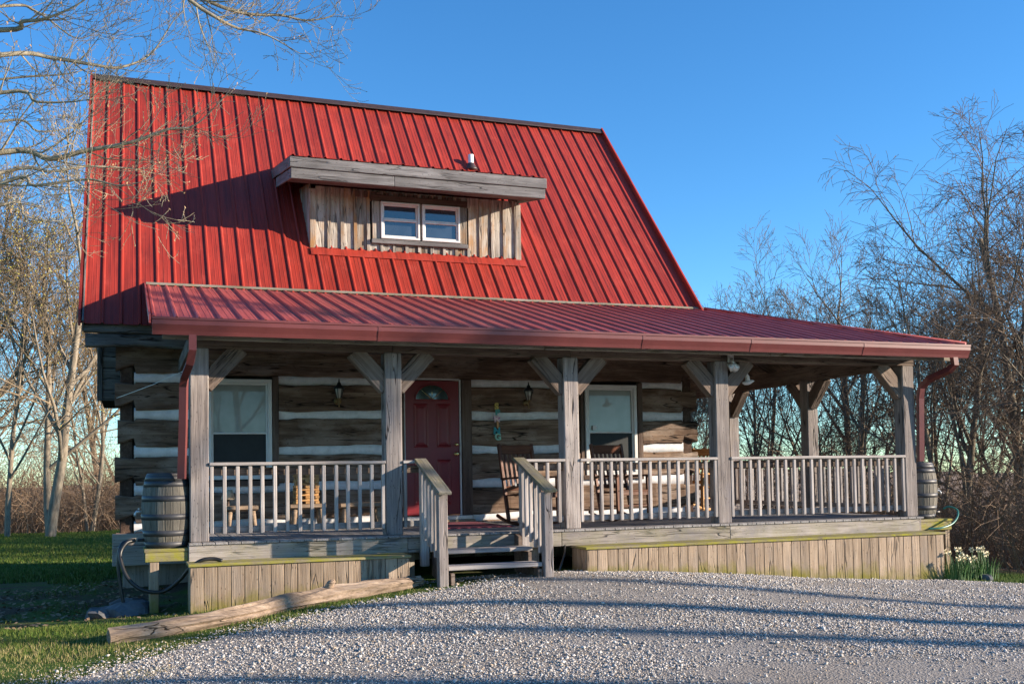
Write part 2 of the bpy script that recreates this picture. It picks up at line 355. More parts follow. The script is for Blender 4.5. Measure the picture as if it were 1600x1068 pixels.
def ground_mat():
    mt, nt, b = new_mat('lawn_soil'); v, tc = coords(nt, (1, 1, 1), False)
    n1 = noise_n(nt, v, 0.9, 6, 0.65); n2 = noise_n(nt, v, 14, 6, 0.7); n3 = noise_n(nt, v, 60, 4, 0.7)
    grass = ramp(nt, n2, [(0.3, (0.035, 0.07, 0.010)), (0.55, (0.07, 0.125, 0.018)), (0.75, (0.13, 0.16, 0.04))])
    soil = ramp(nt, n3, [(0.3, (0.035, 0.024, 0.016)), (0.55, (0.085, 0.06, 0.04)), (0.75, (0.17, 0.13, 0.085))])
    sx = nt.nodes.new('ShaderNodeSeparateXYZ'); nt.links.new(tc.outputs['Object'], sx.inputs[0])
    near = math_n(nt, 'SUBTRACT', 1.0, math_n(nt, 'MULTIPLY', math_n(nt, 'SUBTRACT', sx.outputs[1], 13.0), 0.2))
    near = math_n(nt, 'MINIMUM', math_n(nt, 'MAXIMUM', near, 0.0), 1.0)
    far = math_n(nt, 'MINIMUM', math_n(nt, 'MAXIMUM', math_n(nt, 'MULTIPLY', math_n(nt, 'SUBTRACT', sx.outputs[1], 44.0), 0.3), 0.0), 1.0)
    rgt = math_n(nt, 'MINIMUM', math_n(nt, 'MAXIMUM', math_n(nt, 'MULTIPLY', math_n(nt, 'SUBTRACT', sx.outputs[0], 12.6), 1.0), 0.0), 1.0)
    s1 = nt.nodes.new('ShaderNodeMapRange'); s1.inputs[1].default_value = 11.5; s1.inputs[2].default_value = 12.6; nt.links.new(sx.outputs[1], s1.inputs[0])
    s2 = nt.nodes.new('ShaderNodeMapRange'); s2.inputs[1].default_value = 26.0; s2.inputs[2].default_value = 17.0; nt.links.new(sx.outputs[1], s2.inputs[0])
    near = math_n(nt, 'MULTIPLY', s1.outputs[0], s2.outputs[0])
    f = math_n(nt, 'ADD', math_n(nt, 'ADD', math_n(nt, 'MULTIPLY', near, 0.15), math_n(nt, 'ADD', far, rgt)), n1)
    fac = ramp(nt, f, [(0.56, 0.0), (0.72, 1.0)])
    nt.links.new(mixc(nt, fac, grass, soil), b.inputs['Base Color']); b.inputs['Roughness'].default_value = 0.95
    b.inputs['Specular IOR Level'].default_value = 0.15
    bump(nt, b, math_n(nt, 'ADD', n2, n3), 0.8, 0.03); return mt
xs, ys = gcoords()
tag(grid('ground', xs, ys, gz, ground_mat()), kind='structure')
def drive_left(y):  # left edge of the gravel
    pts = [(-20, -3.0), (5.0, -2.2), (7.5, -1.3), (9.0, -0.25), (9.8, 0.75), (10.3, 1.7), (10.65, 2.6), (10.9, 3.4), (11.1, 3.8), (11.45, 3.9)]
    for (a, b), (c, d) in zip(pts, pts[1:]):
        if a <= y <= c: return b + (d-b)*(y-a)/(c-a)
    return 3.4
def drive_back(x): # far edge of the gravel
    if x < 3.0: return 11.2
    if x < 5.3: return 11.9
    if x < 10.3: return 11.40
    return 11.40 - (x-10.3)*0.55 + (x-10.3)**2*0.02
def gravel_mat():
    mt, nt, b = new_mat('gravel_dust'); v, _ = coords(nt, (1, 1, 1), False)
    n1 = noise_n(nt, v, 0.7, 5, 0.6); n2 = noise_n(nt, v, 55, 5, 0.75); vo = N(nt, 'ShaderNodeTexVoronoi', Scale=48.0); nt.links.new(v, vo.inputs['Vector'])
    c = ramp(nt, n2, [(0.3, (0.10, 0.09, 0.082)), (0.5, (0.29, 0.268, 0.248)), (0.7, (0.44, 0.41, 0.385))])
    c = mixc(nt, ramp(nt, n1, [(0.45, 0.0), (0.65, 0.5)]), c, (0.27, 0.225, 0.18))
    nt.links.new(c, b.inputs['Base Color']); b.inputs['Roughness'].default_value = 0.95
    bump(nt, b, math_n(nt, 'ADD', vo.outputs['Distance'], n2), 1.0, 0.02); return mt
gxs = [-3.2+0.3*i for i in range(66)]
Vd = []; Fd = []; rows = [-12+1.0*i for i in range(15)] + [3.2+0.3*i for i in range(29)]
nc = 60
for y in rows:
    xl = drive_left(y) + 0.18*nz3(y, 2, 0, 1.1)
    for i in range(nc):
        x = xl + (17.0-xl)*(i/(nc-1))
        yy = min(y, drive_back(x) + 0.12*nz3(x, 9, 0, 1.5))
        Vd.append((x, yy, gz(x, yy)+0.008))
for j in range(len(rows)-1):
    for i in range(nc-1): Fd.append((j*nc+i, j*nc+i+1, (j+1)*nc+i+1, (j+1)*nc+i))
tag(link('driveway', mesh('driveway', Vd, Fd, True), gravel_mat()), kind='structure')

# distant hills
def hill(name, pts, z0, z1, mat):
    V = []; F = []
    for i, (x, y) in enumerate(pts):
        h = z1 + (z1-z0)*0.35*nz3(x, y, 0, 0.013) + 2.2*nz3(x, y, 5, 0.09)
        d = Vector((x, y)).normalized()
        V += [(x, y, z0), (x+d.x*25, y+d.y*25, h*0.7), (x+d.x*70, y+d.y*70, h)]
    for i in range(len(pts)-1):
        for k in range(2): F.append((i*3+k, i*3+3+k, i*3+4+k, i*3+1+k))
    return tag(link(name, mesh(name, V, F, True), mat), kind='structure')
hm = plain('wooded_hill', (0.26, 0.195, 0.15), 0.95, nscale=0.35, var=0.7, spec=0.1, bmp=1.0)
hill('hill', [(-260+4*i, 190 - abs(i-66)*0.5) for i in range(180)], -8, 0.6, hm)

# ---------------------------------------------------------------- log cabin
YW = 14.9; DECK = 0.915
cabin = empty('log_cabin', (4.25, 14.9, 0.3)); tag(cabin, 'log cabin with red metal roof, dormer and wraparound porch', 'cabin')
def clog(name, x0, x1, z0, z1, y0, y1, mat, parent, endl=0, endr=0, axis='X', seed=0):
    """a hewn log; endl/endr: notched end beyond the wall corner"""
    L = x1-x0; n = max(6, int(L/0.12)); st = [x0 + L*i/n for i in range(n+1)]
    if endl: st = [x0, x0+0.10, 0.045, 0.075] + [s for s in st if s > 0.2]
    if endr: st = [s for s in st if s < 8.3] + [8.42, 8.45, x1-0.10, x1]
    V = []; F = []; cx, cy, cz = (x0+x1)/2, (y0+y1)/2, (z0+z1)/2
    for x in st:
        a = z0 + 0.028*nz3(x, seed, 1, 1.6) + 0.014*nz3(x, seed, 7, 6); b = z1 + 0.028*nz3(x, seed, 4, 1.6) + 0.014*nz3(x, seed, 8, 6)
        f = 0.022*nz3(x, seed, 9, 1.6) + 0.012*nz3(x, seed, 3, 6)
        if endl and x < 0.06:
            t = (0.06-x)/0.25; h = z1-z0; a = z0 + h*(0.30-0.22*t) + 0.02*nz3(seed, x, 1, 5); b = z1 - h*(0.10-0.08*t)
        if endr and x > 8.43:
            t = (x-8.43)/0.25; h = z1-z0; a = z0 + h*(0.30-0.22*t); b = z1 - h*(0.10-0.08*t)
        c = 0.018
        for (yy, zz) in ((y0+f, a+c), (y0+f, b-c), (y0+f+c, b), (y1-c, b), (y1, b-c), (y1, a+c), (y1-c, a), (y0+f+c, a)):
            V.append(Vector((x-cx, yy-cy, zz-cz)))
    k = len(st)
    for i in range(k-1):
        for j in range(8): F.append((i*8+j, i*8+(j+1) % 8, i*8+8+(j+1) % 8, i*8+8+j))
    F.append(tuple(range(7, -1, -1))); F.append(tuple(range((k-1)*8, k*8)))
    me = mesh(name, V, F)
    T = Matrix.Translation((cx, cy, cz))
    if axis == 'Y': T = Matrix.Translation((cy, cx, cz)) @ Matrix.Rotation(math.pi/2, 4, 'Z')
    return link(name, me, mat, T, parent)
XL, XR = -0.16, 8.66
courses = [(0.50, 0.925), (1.04, 1.425), (1.55, 1.935), (2.06, 2.44), (2.565, 2.94), (3.05, 3.46)]
segs_open = [(XL, 0.97), (1.97, 3.69), (4.82, 6.60), (7.70, XR)]
segs_door = [(XL, 3.69), (4.82, XR)]
for ci, (a, b) in enumerate(courses):
    segs = [(XL, XR)] if ci in (0, 5) else segs_door if ci == 1 else segs_open
    for (s, e) in segs:
        jl = random.uniform(-0.04, 0.04)
        clog('log', s + (jl if s == XL else 0), e - (jl if e == XR else 0), a, b, YW-0.03, YW+0.2, M['log'], cabin, s == XL, e == XR, seed=ci*7+s)
# log ends of the side walls and the side logs behind them
scz = [0.73] + [(courses[i][1]+courses[i+1][0])/2 - 0.02 for i in range(5)] + [3.62]
for xw, nm in ((-0.13, 'l'), (8.46, 'r')):
    for i, zc in enumerate(scz):
        clog('log', 14.905, 22.2, zc-0.19, zc+0.19, xw, xw+0.18, M['log_end'], cabin, axis='Y', seed=50+i+xw) if False else None
        me = cbox(7.25, 0.17, 0.36, 0.02)
        link('log', me.copy() if False else me, M['log_end'], frame((xw+0.085, YW+0.012+0.006*i % 0.02, zc), (xw+0.085, 22.2, zc)), cabin)
# chinking
for ci in range(5):
    z0, z1 = courses[ci][1]-0.02, courses[ci+1][0]+0.02
    segs = [(0.05, 3.69), (4.82, 8.45)] if ci == 0 else ([(0.05, 3.69), (4.82, 8.45)] if ci == 1 else [(0.05, 0.97), (1.97, 3.69), (4.82, 6.60), (7.70, 8.45)])
    if ci == 1: segs = [(0.05, 3.69), (4.82, 8.45)]
    for s, e in segs:
        n = max(3, int((e-s)/0.12)); V = []; F = []
        for i in range(n+1):
            x = s+(e-s)*i/n; w = 0.012*nz3(x, ci, 2, 2.5); d = 0.006*nz3(x, ci, 5, 6)
            V += [(x, YW+0.10, z0+w), (x, YW+0.016+d, z0+w), (x, YW+0.002+d, (z0+z1)/2), (x, YW+0.006+d, z1+w), (x, YW+0.10, z1+w)]
        for i in range(n):
            for j in range(4): F.append((i*5+j, i*5+5+j, i*5+6+j, i*5+1+j))
        me = mesh('chinking', [Vector(v)-Vector(((s+e)/2, YW, (z0+z1)/2)) for v in V], F, True)
        link('chinking', me, M['chink'], Matrix.Translation(((s+e)/2, YW, (z0+z1)/2)), cabin)
# solid core behind the logs, gables, back wall, foundation
prism('inner_wall', [(0.1, 0.3), (3.72, 0.3), (3.72, 3.05), (4.78, 3.05), (4.78, 0.3), (8.4, 0.3), (8.4, 3.7), (0.1, 3.7)], 'Y', 0.05, M['dark'], cabin, (0, YW+0.14, 0))
prism('back_wall', [(0.0, 0.3), (8.5, 0.3), (8.5, 3.7), (0.0, 3.7)], 'Y', 0.2, M['log_end'], cabin, (0, 22.2, 0))
for x in (-0.02, 8.34):
    prism('gable_wall', [(14.95, 3.62), (22.15, 3.62), (18.55, 7.9)], 'X', 0.15, M['log_end'], cabin, (x, 0, 0))
plank('sill_beam', (-0.22, 14.78, 0.62), (3.6, 14.78, 0.62), 0.2, 0.26, M['found'], cabin)
plank('sill_beam', (-0.22, 14.80, 0.83), (0.62, 14.80, 0.83), 0.16, 0.15, M['found'], cabin)
for i in range(9):
    x = 0.39+0.98*i
    plank('foundation_panel', (x, 14.92, -0.15), (x, 14.92, 0.52), 0.96, 0.1, M['found'], cabin, upv=(0, 1, 0)).rotation_mode = 'XYZ'
# door
def door():
    d = plank('door', (4.22, YW+0.03, 1.03), (4.22, YW+0.03, 3.02), 0.84, 0.05, M['door'], cabin, upv=(0, -1, 0))
    yf = YW+0.005
    def panel(x0, x1, z0, z1):
        xc, zc, w, h = (x0+x1)/2, (z0+z1)/2, x1-x0, z1-z0
        V = []; rings = [(0, 0.0), (0.022, -0.011), (0.040, -0.002), (0.075, -0.010)]
        for i, dy in rings: V += [(-w/2+i, dy, -h/2+i), (w/2-i, dy, -h/2+i), (w/2-i, dy, h/2-i), (-w/2+i, dy, h/2-i)]
        F = [(k*4+j, k*4+(j+1) % 4, k*4+4+(j+1) % 4, k*4+4+j) for k in range(3) for j in range(4)] + [(12, 13, 14, 15)]
        link('door_panel', mesh('door_panel', V, F), M['door'], Matrix.Translation((xc, yf-0.001, zc)), d)
    for x0, x1 in ((3.93, 4.16), (4.28, 4.51)):
        panel(x0, x1, 2.03, 2.68); panel(x0, x1, 1.18, 1.85)
    arc = [(4.22+0.25*math.cos(math.pi*i/16), 2.74+0.22*math.sin(math.pi*i/16)) for i in range(17)]
    prism('fan_window', arc, 'Y', 0.012, M['glass_fan'], d, (0, yf-0.008, 0))
    rim = [Vector((4.22+0.262*math.cos(math.pi*i/18), yf-0.008, 2.735+0.232*math.sin(math.pi*i/18))) for i in range(19)]
    tube('fan_window_frame', rim + [rim[0]], 0.013, M['door'], d, 6)
    for q in (45, 90, 135):
        tube('muntin', [(4.22, yf-0.012, 2.74), (4.22+0.24*math.cos(R(q)), yf-0.012, 2.74+0.21*math.sin(R(q)))], 0.005, M['brass'], d, 5)
    for z, r in ((1.93, 0.034), (2.07, 0.027)):
        B = Matrix.Translation((4.585, yf, z)) @ Matrix.Rotation(math.pi/2, 4, 'X')
        lathe('handle', [(r, 0), (r, 0.008), (r*0.4, 0.014), (r*0.4, 0.035), (r*0.85, 0.045), (r*0.8, 0.065), (r*0.3, 0.07)], M['brass'], d, 14, B)
    plank('door_jamb', (4.652, YW+0.0, 1.0), (4.652, YW+0.0, 3.04), 0.02, 0.06, M['white'], cabin, upv=(0, 1, 0))
    plank('door_jamb', (3.79, YW+0.0, 1.0), (3.79, YW+0.0, 3.04), 0.02, 0.06, M['white'], cabin, upv=(0, 1, 0))
    plank('door_jamb', (3.80, YW+0.0, 3.045), (4.642, YW+0.0, 3.045), 0.06, 0.02, M['white'], cabin)
    plank('door_trim', (4.745, YW-0.02, 0.95), (4.745, YW-0.02, 3.04), 0.15, 0.08, M['trim'], cabin, upv=(0, 1, 0))
    plank('door_trim', (3.735, YW-0.02, 0.95), (3.735, YW-0.02, 3.04), 0.09, 0.08, M['trim'], cabin, upv=(0, 1, 0))
    plank('threshold', (3.7, YW-0.03, 0.985), (4.8, YW-0.03, 0.985), 0.16, 0.06, M['silver'], cabin)
    plank('door_step', (3.66, YW-0.02, 0.935), (4.84, YW-0.02, 0.935), 0.2, 0.036, M['slab'], cabin)
door()
def window(x0, x1, z0, z1, yf, parent, gl_up, gl_low, nm='window', mid=0.5, fw_=0.055):
    w = plank(nm, ((x0+x1)/2, yf+0.05, z0), ((x0+x1)/2, yf+0.05, z1), x1-x0-0.01, 0.04, M['dark'], parent, upv=(0, 1, 0))
    for a, b, c_, d_ in (((x0, z0+fw_/2), (x1, z0+fw_/2), fw_, 0), ((x0, z1-fw_/2), (x1, z1-fw_/2), fw_, 0)):
        plank('frame', (a[0], yf, a[1]), (b[0], yf, b[1]), 0.07, c_, M['white'], w)
    for x in (x0+fw_/2, x1-fw_/2):
        plank('frame', (x, yf+0.001, z0+fw_), (x, yf+0.001, z1-fw_), fw_, 0.07, M['white'], w, upv=(0, 1, 0))
    zm = z0+(z1-z0)*mid; i0, i1 = x0+fw_, x1-fw_
    for (za, zb, dy, g) in ((zm, z1-fw_, 0.012, gl_up), (z0+fw_, zm, 0.004, gl_low)):
        s = 0.026
        plank('sash', (i0, yf+dy, za+s/2), (i1, yf+dy, za+s/2), 0.04, s, M['white'], w)
        plank('sash', (i0, yf+dy, zb-s/2), (i1, yf+dy, zb-s/2), 0.04, s, M['white'], w) if g is gl_up else None
        for x in (i0+s/2, i1-s/2): plank('sash', (x, yf+dy+0.001, za+s), (x, yf+dy+0.001, zb-(s if g is gl_up else 0)), s, 0.04, M['white'], w, upv=(0, 1, 0))
        plank('pane', ((i0+i1)/2, yf+dy+0.012, za), ((i0+i1)/2, yf+dy+0.012, zb), i1-i0-0.01, 0.006, g, w, upv=(0, -1, 0), c=0.001)
    return w
window(1.00, 1.875, 1.60, 3.0, YW-0.005, cabin, M['glass_up'], M['glass_low'], mid=0.45)
window(6.70, 7.60, 1.56, 3.0, YW-0.005, cabin, M['glass_up'], M['glass_low'], mid=0.47)
plank('sticker', (6.83, YW-0.02, 2.32), (6.90, YW-0.02, 2.32), 0.003, 0.07, M['white'], cabin, c=0.001)
for a, b in ((0.985, 1.915), (6.645, 7.65)):
    for x in (a-0.01 if a < 1 else a, b+0.012):
        plank('window_trim', (x, YW+0.0, 1.5), (x, YW+0.0, 3.04), 0.085 if x > a else 0.05, 0.07, M['trim'], cabin, upv=(0, 1, 0))
    plank('window_trim', (a, YW+0.0, 1.545), (b, YW+0.0, 1.545), 0.09, 0.07, M['trim'], cabin)
# side bump-out at the left wall
for i in range(5):
    plank('plank', (-0.36, 15.5, 2.80+0.155*i), (-0.13, 15.5, 2.80+0.155*i), 0.04, 0.148, M['oldplate'], cabin)
plank('corner_board', (-0.395, 15.49, 2.72), (-0.395, 15.49, 3.52), 0.07, 0.07, M['oldplate'], cabin, upv=(0, 1, 0))
prism('bump_out', [(-0.38, 2.74), (-0.12, 2.74), (-0.12, 3.5), (-0.38, 3.5)], 'Y', 1.8, M['dark'], cabin, (0, 15.53, 0))
# eave timbers
clog('eave_beam', -0.57, 8.9, 3.545, 3.70, 14.5, 14.62, M['oldplate'], cabin, seed=91)
clog('eave_beam', -0.55, 8.88, 3.37, 3.535, 14.52, 14.66, M['oldplate'], cabin, seed=95)
plank('rake_board', (-0.575, 14.46, 3.62), (-0.575, 18.52, 8.26), 0.025, 0.20, M['oldplate'], cabin, upv=(0, -1, 1))
plank('rake_board', (8.84, 14.46, 3.62), (8.84, 18.52, 8.26), 0.025, 0.20, M['oldplate'], cabin, upv=(0, -1, 1))
plank('soffit_board', (-0.56, 14.68, 3.72), (8.86, 14.68, 3.72), 0.32, 0.02, M['oldplate'], cabin)

# roof panels
PW = 0.2286
RIB = [(0.0, 0.0), (0.008, 0.0), (0.022, 0.022), (0.040, 0.022), (0.056, 0.0), (0.113, 0.0), (0.118, 0.003), (0.124, 0.0), (0.170, 0.0), (0.175, 0.003), (0.181, 0.0), (PW, 0.0)]
def panel_mesh(key, ylen, ylo=None):
    """profile across x, running along +y; ylen may be a function of local x"""
    if key in cache: return cache[key]
    V = []; F = []; n = len(RIB)
    for x, z in RIB:
        y1 = ylen(x) if callable(ylen) else ylen
        y0 = ylo(x) if ylo else 0.0
        V += [(x, y0, z), (x, y1, z), (x, y0, z-0.004), (x, y1, z-0.004)]
    for i in range(n-1):
        a, b = i*4, i*4+4
        F += [(a, b, b+1, a+1), (a+2, a+3, b+3, b+2), (a, a+2, b+2, b), (a+1, b+1, b+3, a+3)]
    F += [(0, 1, 3, 2), ((n-1)*4, (n-1)*4+2, (n-1)*4+3, (n-1)*4+1)]
    me = mesh('roof_panel', V, F); cache[key] = me; return me
RS = math.tan(R(48.8)); E0 = Vector((-0.60, 14.42, 3.72-0.08*RS)); RLEN = (18.55-14.42)/math.cos(R(48.8))
def slope_mat(o, ang, dx=1): # local x -> +-X, local y -> up slope
    c, s = math.cos(ang), math.sin(ang)
    if dx > 0: m = Matrix(((1, 0, 0), (0, c, -s), (0, s, c)))
    else: m = Matrix(((-1, 0, 0), (0, -c, s), (0, s, c)))
    m = m.to_4x4(); m.translation = o; return m
roof = prism('roof', [(14.47, 3.70), (18.55, 3.70+4.08*RS), (22.63, 3.70), (22.63, 3.66), (18.55, 3.62+4.08*RS), (14.47, 3.66)], 'X', 9.36, M['oldplate'], cabin, (-0.545, 0, 0))
nP = 41
pm = panel_mesh('main', RLEN)
for i in range(nP):
    link('roof_panel', pm, M['roof'], slope_mat(E0 + Vector((i*0.23, 0, 0.02)), R(48.8)), roof)
    link('roof_panel', pm, M['roof'], slope_mat(Vector((E0.x+0.23*(i+1), 37.10-E0.y, E0.z+0.02)), R(48.8), -1), roof)
prism('ridge_cap', [(18.47, 8.325), (18.55, 8.415), (18.63, 8.325), (18.63, 8.34), (18.55, 8.435), (18.47, 8.34)], 'X', 9.50, M['ridge'], roof, (-0.63, 0, 0.03))
for x in (-0.63, 8.825):
    prism('rake_trim', [(14.40, 3.61), (18.55, 3.61+4.15*RS), (18.55, 3.75+4.15*RS), (14.40, 3.75)], 'X', 0.03, M['roof'], roof, (x, 0, 0))
tube('vent_pipe', [(5.72, 17.45, 6.95), (5.72, 17.45, 7.33)], 0.05, M['pipe'], cabin, 12)
lathe('pipe_boot', [(0.12, 0), (0.11, 0.03), (0.07, 0.09), (0.06, 0.12)], M['ridge'], cabin, 12, Matrix.Translation((5.72, 17.44, 7.05)))

# porch roof
PY0, PZ0, PY1, PZ1 = 11.44, 3.31, 14.99, 4.28
PXR, HX = 10.97, 8.95
pa = math.atan2(PZ1-PZ0, PY1-PY0); PL = math.hypot(PY1-PY0, PZ1-PZ0)
proof = prism('porch_roof', [(PY0+0.03, PZ0-0.02), (PY1, PZ1-0.02), (PY1, PZ1-0.045), (PY0+0.03, PZ0-0.045)], 'X', HX-0.24, M['beam'], cabin, (0.22, 0, 0))
ppm = panel_mesh('porch', PL)
n = int((HX-0.2)/0.23)
for i in range(n): link('roof_panel', ppm, M['proof'], slope_mat(Vector((0.2+i*0.23, PY0, PZ0)), pa), proof)
x = 0.2+n*0.23; k = 0
while x < PXR-0.05:
    f = lambda u, x=x: max(0.02, min(PL, PL*(PXR-(x+u))/(PXR-HX)))
    link('roof_panel', panel_mesh(('ph', k), f), M['proof'], slope_mat(Vector((x, PY0, PZ0)), pa), proof); x += 0.23; k += 1
# right side slope: local x -> +Y, local y -> -X up the slope
sa = math.atan2(PZ1-PZ0, PXR-HX); SL = math.hypot(PZ1-PZ0, PXR-HX)
def side_mat(y): 
    c, s = math.cos(sa), math.sin(sa)
    m = Matrix(((0, -c, s), (1, 0, 0), (0, s, c))).to_4x4(); m.translation = (PXR, y, PZ0); return m
y = PY0; k = 0
while y < 19.2:
    f = lambda u, y=y: max(0.02, min(SL, SL*(y+u-PY0)/(PY1-PY0)))
    me = panel_mesh(('ps', k), f) if y < PY1 else panel_mesh('psf', SL)
    link('roof_panel', me, M['proof'], side_mat(y), proof); y += 0.23; k += 1
# sheathing of the hip part
def sheath(P, mat, parent, name='sheathing'):
    V = [Vector(p) for p in P] + [Vector(p)-Vector((0, 0, 0.025)) for p in P]; n = len(P)
    F = [tuple(range(n)), tuple(range(2*n-1, n-1, -1))] + [(i, (i+1) % n, (i+1) % n+n, i+n) for i in range(n)]
    link(name, mesh(name, V, F), mat, None, parent)
dz = 0.02
sheath([(HX, PY0+0.03, PZ0-dz), (PXR-0.03, PY0+0.03, PZ0-dz), (HX, PY1, PZ1-dz)], M['beam'], proof)
sheath([(PXR-0.03, PY0+0.05, PZ0-dz), (PXR-0.03, 19.3, PZ0-dz), (HX, 19.3, PZ1-dz), (HX, PY1, PZ1-dz)], M['beam'], proof)
tube('hip_cap', [(PXR+0.02, PY0-0.03, PZ0+0.012), (HX, PY1, PZ1+0.015)], 0.035, M['proof'], proof, 6)
plank('flashing', (0.2, PY1-0.02, PZ1+0.022), (HX, PY1-0.02, PZ1+0.022), 0.05, 0.02, M['handrail'], proof, upv=(0, -1, 1))
prism('rake_trim', [(PY0, PZ0-0.06), (PY1, PZ1-0.06), (PY1, PZ1+0.03), (PY0, PZ0+0.03)], 'X', 0.02, M['proof'], proof, (0.182, 0, 0))
# gutter, fascia, downspouts
gp = [(11.46, 3.30), (11.46, 3.15), (11.40, 3.135), (11.385, 3.17), (11.345, 3.235), (11.345, 3.285), (11.33, 3.30), (11.33, 3.29), (11.335, 3.23), (11.375, 3.165), (11.395, 3.125), (11.47, 3.14), (11.47, 3.30)]
prism('gutter', [(11.47, 3.30), (11.47, 3.135), (11.385, 3.125), (11.37, 3.165), (11.335, 3.23), (11.335, 3.275), (11.325, 3.28), (11.325, 3.305), (11.345, 3.305), (11.345, 3.29), (11.355, 3.24), (11.39, 3.16), (11.46, 3.16), (11.46, 3.30)], 'X', PXR-0.18, M['gutter'], cabin, (0.215, 0, 0))
for xx in (2.6, 5.9, 7.45, 9.2):
    prism('gutter_joint', [(11.472, 3.302), (11.472, 3.13), (11.383, 3.12), (11.366, 3.163), (11.331, 3.228), (11.331, 3.29)], 'X', 0.035, M['gutter'], cabin, (xx, 0, 0))
for a, b in ((0.32, 4.7), (4.71, 7.9), (7.91, 10.9)):
    plank('fascia_board', (a, 11.60, 3.165), (b, 11.60, 3.165), 0.03, 0.12, M['rim'], cabin)
def downspout(pts):
    V = []; F = []; pts = [Vector(p) for p in pts]
    tube_geo(V, F, pts, [0.055]*len(pts), 4); me = mesh('downspout', V, F)
    return link('downspout', me, M['gutter'], None, cabin)
downspout([(0.62, 11.42, 3.15), (0.62, 11.42, 2.98), (0.60, 11.50, 2.85), (0.555, 11.80, 2.72), (0.55, 11.86, 2.62), (0.545, 11.88, 2.2), (0.53, 11.92, 1.62)])
downspout([(10.78, 11.42, 3.15), (10.80, 11.42, 3.04), (10.78, 11.50, 2.97), (10.68, 11.8, 2.86), (10.65, 11.92, 2.76), (10.655, 11.96, 2.6), (10.66, 12.0, 1.70)])
# posts, beams, braces, rafters
PX = [0.72, 2.925, 5.215, 7.405, 10.485]
def post(x, y, z0=DECK, z1=3.07, s=0.205):
    p = plank('post', (x, y, z0), (x, y, z1), s, s, M['post'], cabin, upv=(0, 1, 0), c=0.012)
    # drying crack
    return p
for x in PX: post(x, 12.10)
SP = [14.34, 16.7, 19.0]
for y in SP: post(10.485, y)
for a, b in zip([0.60, 2.93, 5.22, 7.41], [2.925, 5.215, 7.405, 10.60]):
    plank('beam', (a, 12.10, 3.135), (b, 12.10, 3.135), 0.19, 0.13, M['beam'], cabin)
plank('beam', (10.485, 12.20, 3.17), (10.485, 19.2, 3.17), 0.17, 0.24, M['beam'], cabin)
plank('beam', (0.70, 12.2, 3.16), (0.70, 14.86, 3.16), 0.16, 0.17, M['beam'], cabin)
def brace(x, y, dx, dy):
    plank('brace', (x+dx*0.06, y+dy*0.06, 2.66), (x+dx*0.45, y+dy*0.45, 3.085), 0.14, 0.20, M['beam'], cabin, upv=(-dx, -dy, 1))
for i, x in enumerate(PX):
    if i < 4: brace(x, 12.10, 1, 0)
    if i > 0: brace(x, 12.10, -1, 0)
for y in [12.10] + SP:
    brace(10.485, y, 0, 1)
    if y > 12.2: brace(10.485, y, 0, -1)
for i in range(15):
    x = 0.5+0.6*i
    plank('rafter', (x, PY0+0.12, PZ0-0.085), (x, PY1-0.1, PZ1-0.105), 0.045, 0.12, M['beam'], cabin)
for i in range(9):
    y = 12.4+0.8*i
    t = min(1.0, (y-PY0)/(PY1-PY0))
    plank('rafter', (PXR-0.1, y, PZ0-0.085), (PXR-(PXR-HX)*t+0.08, y, PZ0+(PZ1-PZ0)*t-0.12), 0.045, 0.11, M['beam'], cabin)
plank('hip_rafter', (PXR-0.12, PY0+0.15, PZ0-0.09), (HX, PY1, PZ1-0.10), 0.05, 0.13, M['beam'], cabin)
# deck
fl = prism('porch_floor', [(0.66, 12.05), (10.5, 12.05), (10.5, 19.0), (8.72, 19.0), (8.72, 14.86), (0.66, 14.86)], 'Z', 0.14, M['beam'], cabin, (0, 0, DECK-0.175))
nb = 72
for i in range(nb):
    x = 0.67+0.1385*i
    plank('deck_board', (x, 11.87, DECK-0.0125), (x, 14.88 if x < 8.70 else 19.0, DECK-0.0125), 0.132, 0.025, M['deck'], fl, c=0.004)
for a, b in ((0.60, 3.05), (3.055, 5.0), (5.005, 7.40), (7.405, 10.50)):
    plank('rim_board', (a, 11.91, 0.80), (b, 11.91, 0.80), 0.045, 0.175, M['rim'], cabin)
plank('rim_board', (0.62, 11.94, 0.80), (0.62, 14.85, 0.80), 0.045, 0.175, M['rim'], cabin)
plank('rim_board', (10.56, 11.94, 0.80), (10.56, 19.0, 0.80), 0.045, 0.175, M['rim'], cabin)
for x in (1.0, 3.1, 4.7, 7.0, 9.5):
    plank('pier', (x, 12.2, -0.1), (x, 12.2, 0.72), 0.18, 0.18, M['found'], cabin, upv=(0, 1, 0))
# railings
def railing(p0, p1, n, out, first=0.12, mat='rail'):
    p0 = Vector(p0); p1 = Vector(p1); o = Vector(out); d = (p1-p0)
    rl = plank('railing', p0-o*0.02+Vector((0, 0, 1.69)), p1-o*0.02+Vector((0, 0, 1.69)), 0.04, 0.088, M['beam'], cabin)  # upper rail in darker beam wood: top rail's shadow put into the colour
    plank('top_rail', p0+o*0.02+Vector((0, 0, 1.775)), p1+o*0.02+Vector((0, 0, 1.775)), 0.125, 0.036, M['rail'], rl)
    plank('bottom_rail', p0-o*0.005+Vector((0, 0, 1.045)), p1-o*0.005+Vector((0, 0, 1.045)), 0.04, 0.07, M['deck'], rl)  # darker deck wood stands in for shade behind the balusters
    for i in range(n):
        t = (first + (d.length-2*first)*(i/(n-1) if n > 1 else 0.5))/d.length
        q = p0+d*t+o*0.042; j = random.uniform(-0.004, 0.004)
        plank('baluster', q+Vector((j, 0, 1.0+random.uniform(-0.008, 0.004))), q+Vector((j, 0, 1.753)), 0.041, 0.04, M['rail'], rl, upv=out)
Y0 = 12.06
railing((0.825, Y0, 0), (2.82, Y0, 0), 15, (0, -1, 0), 0.025)
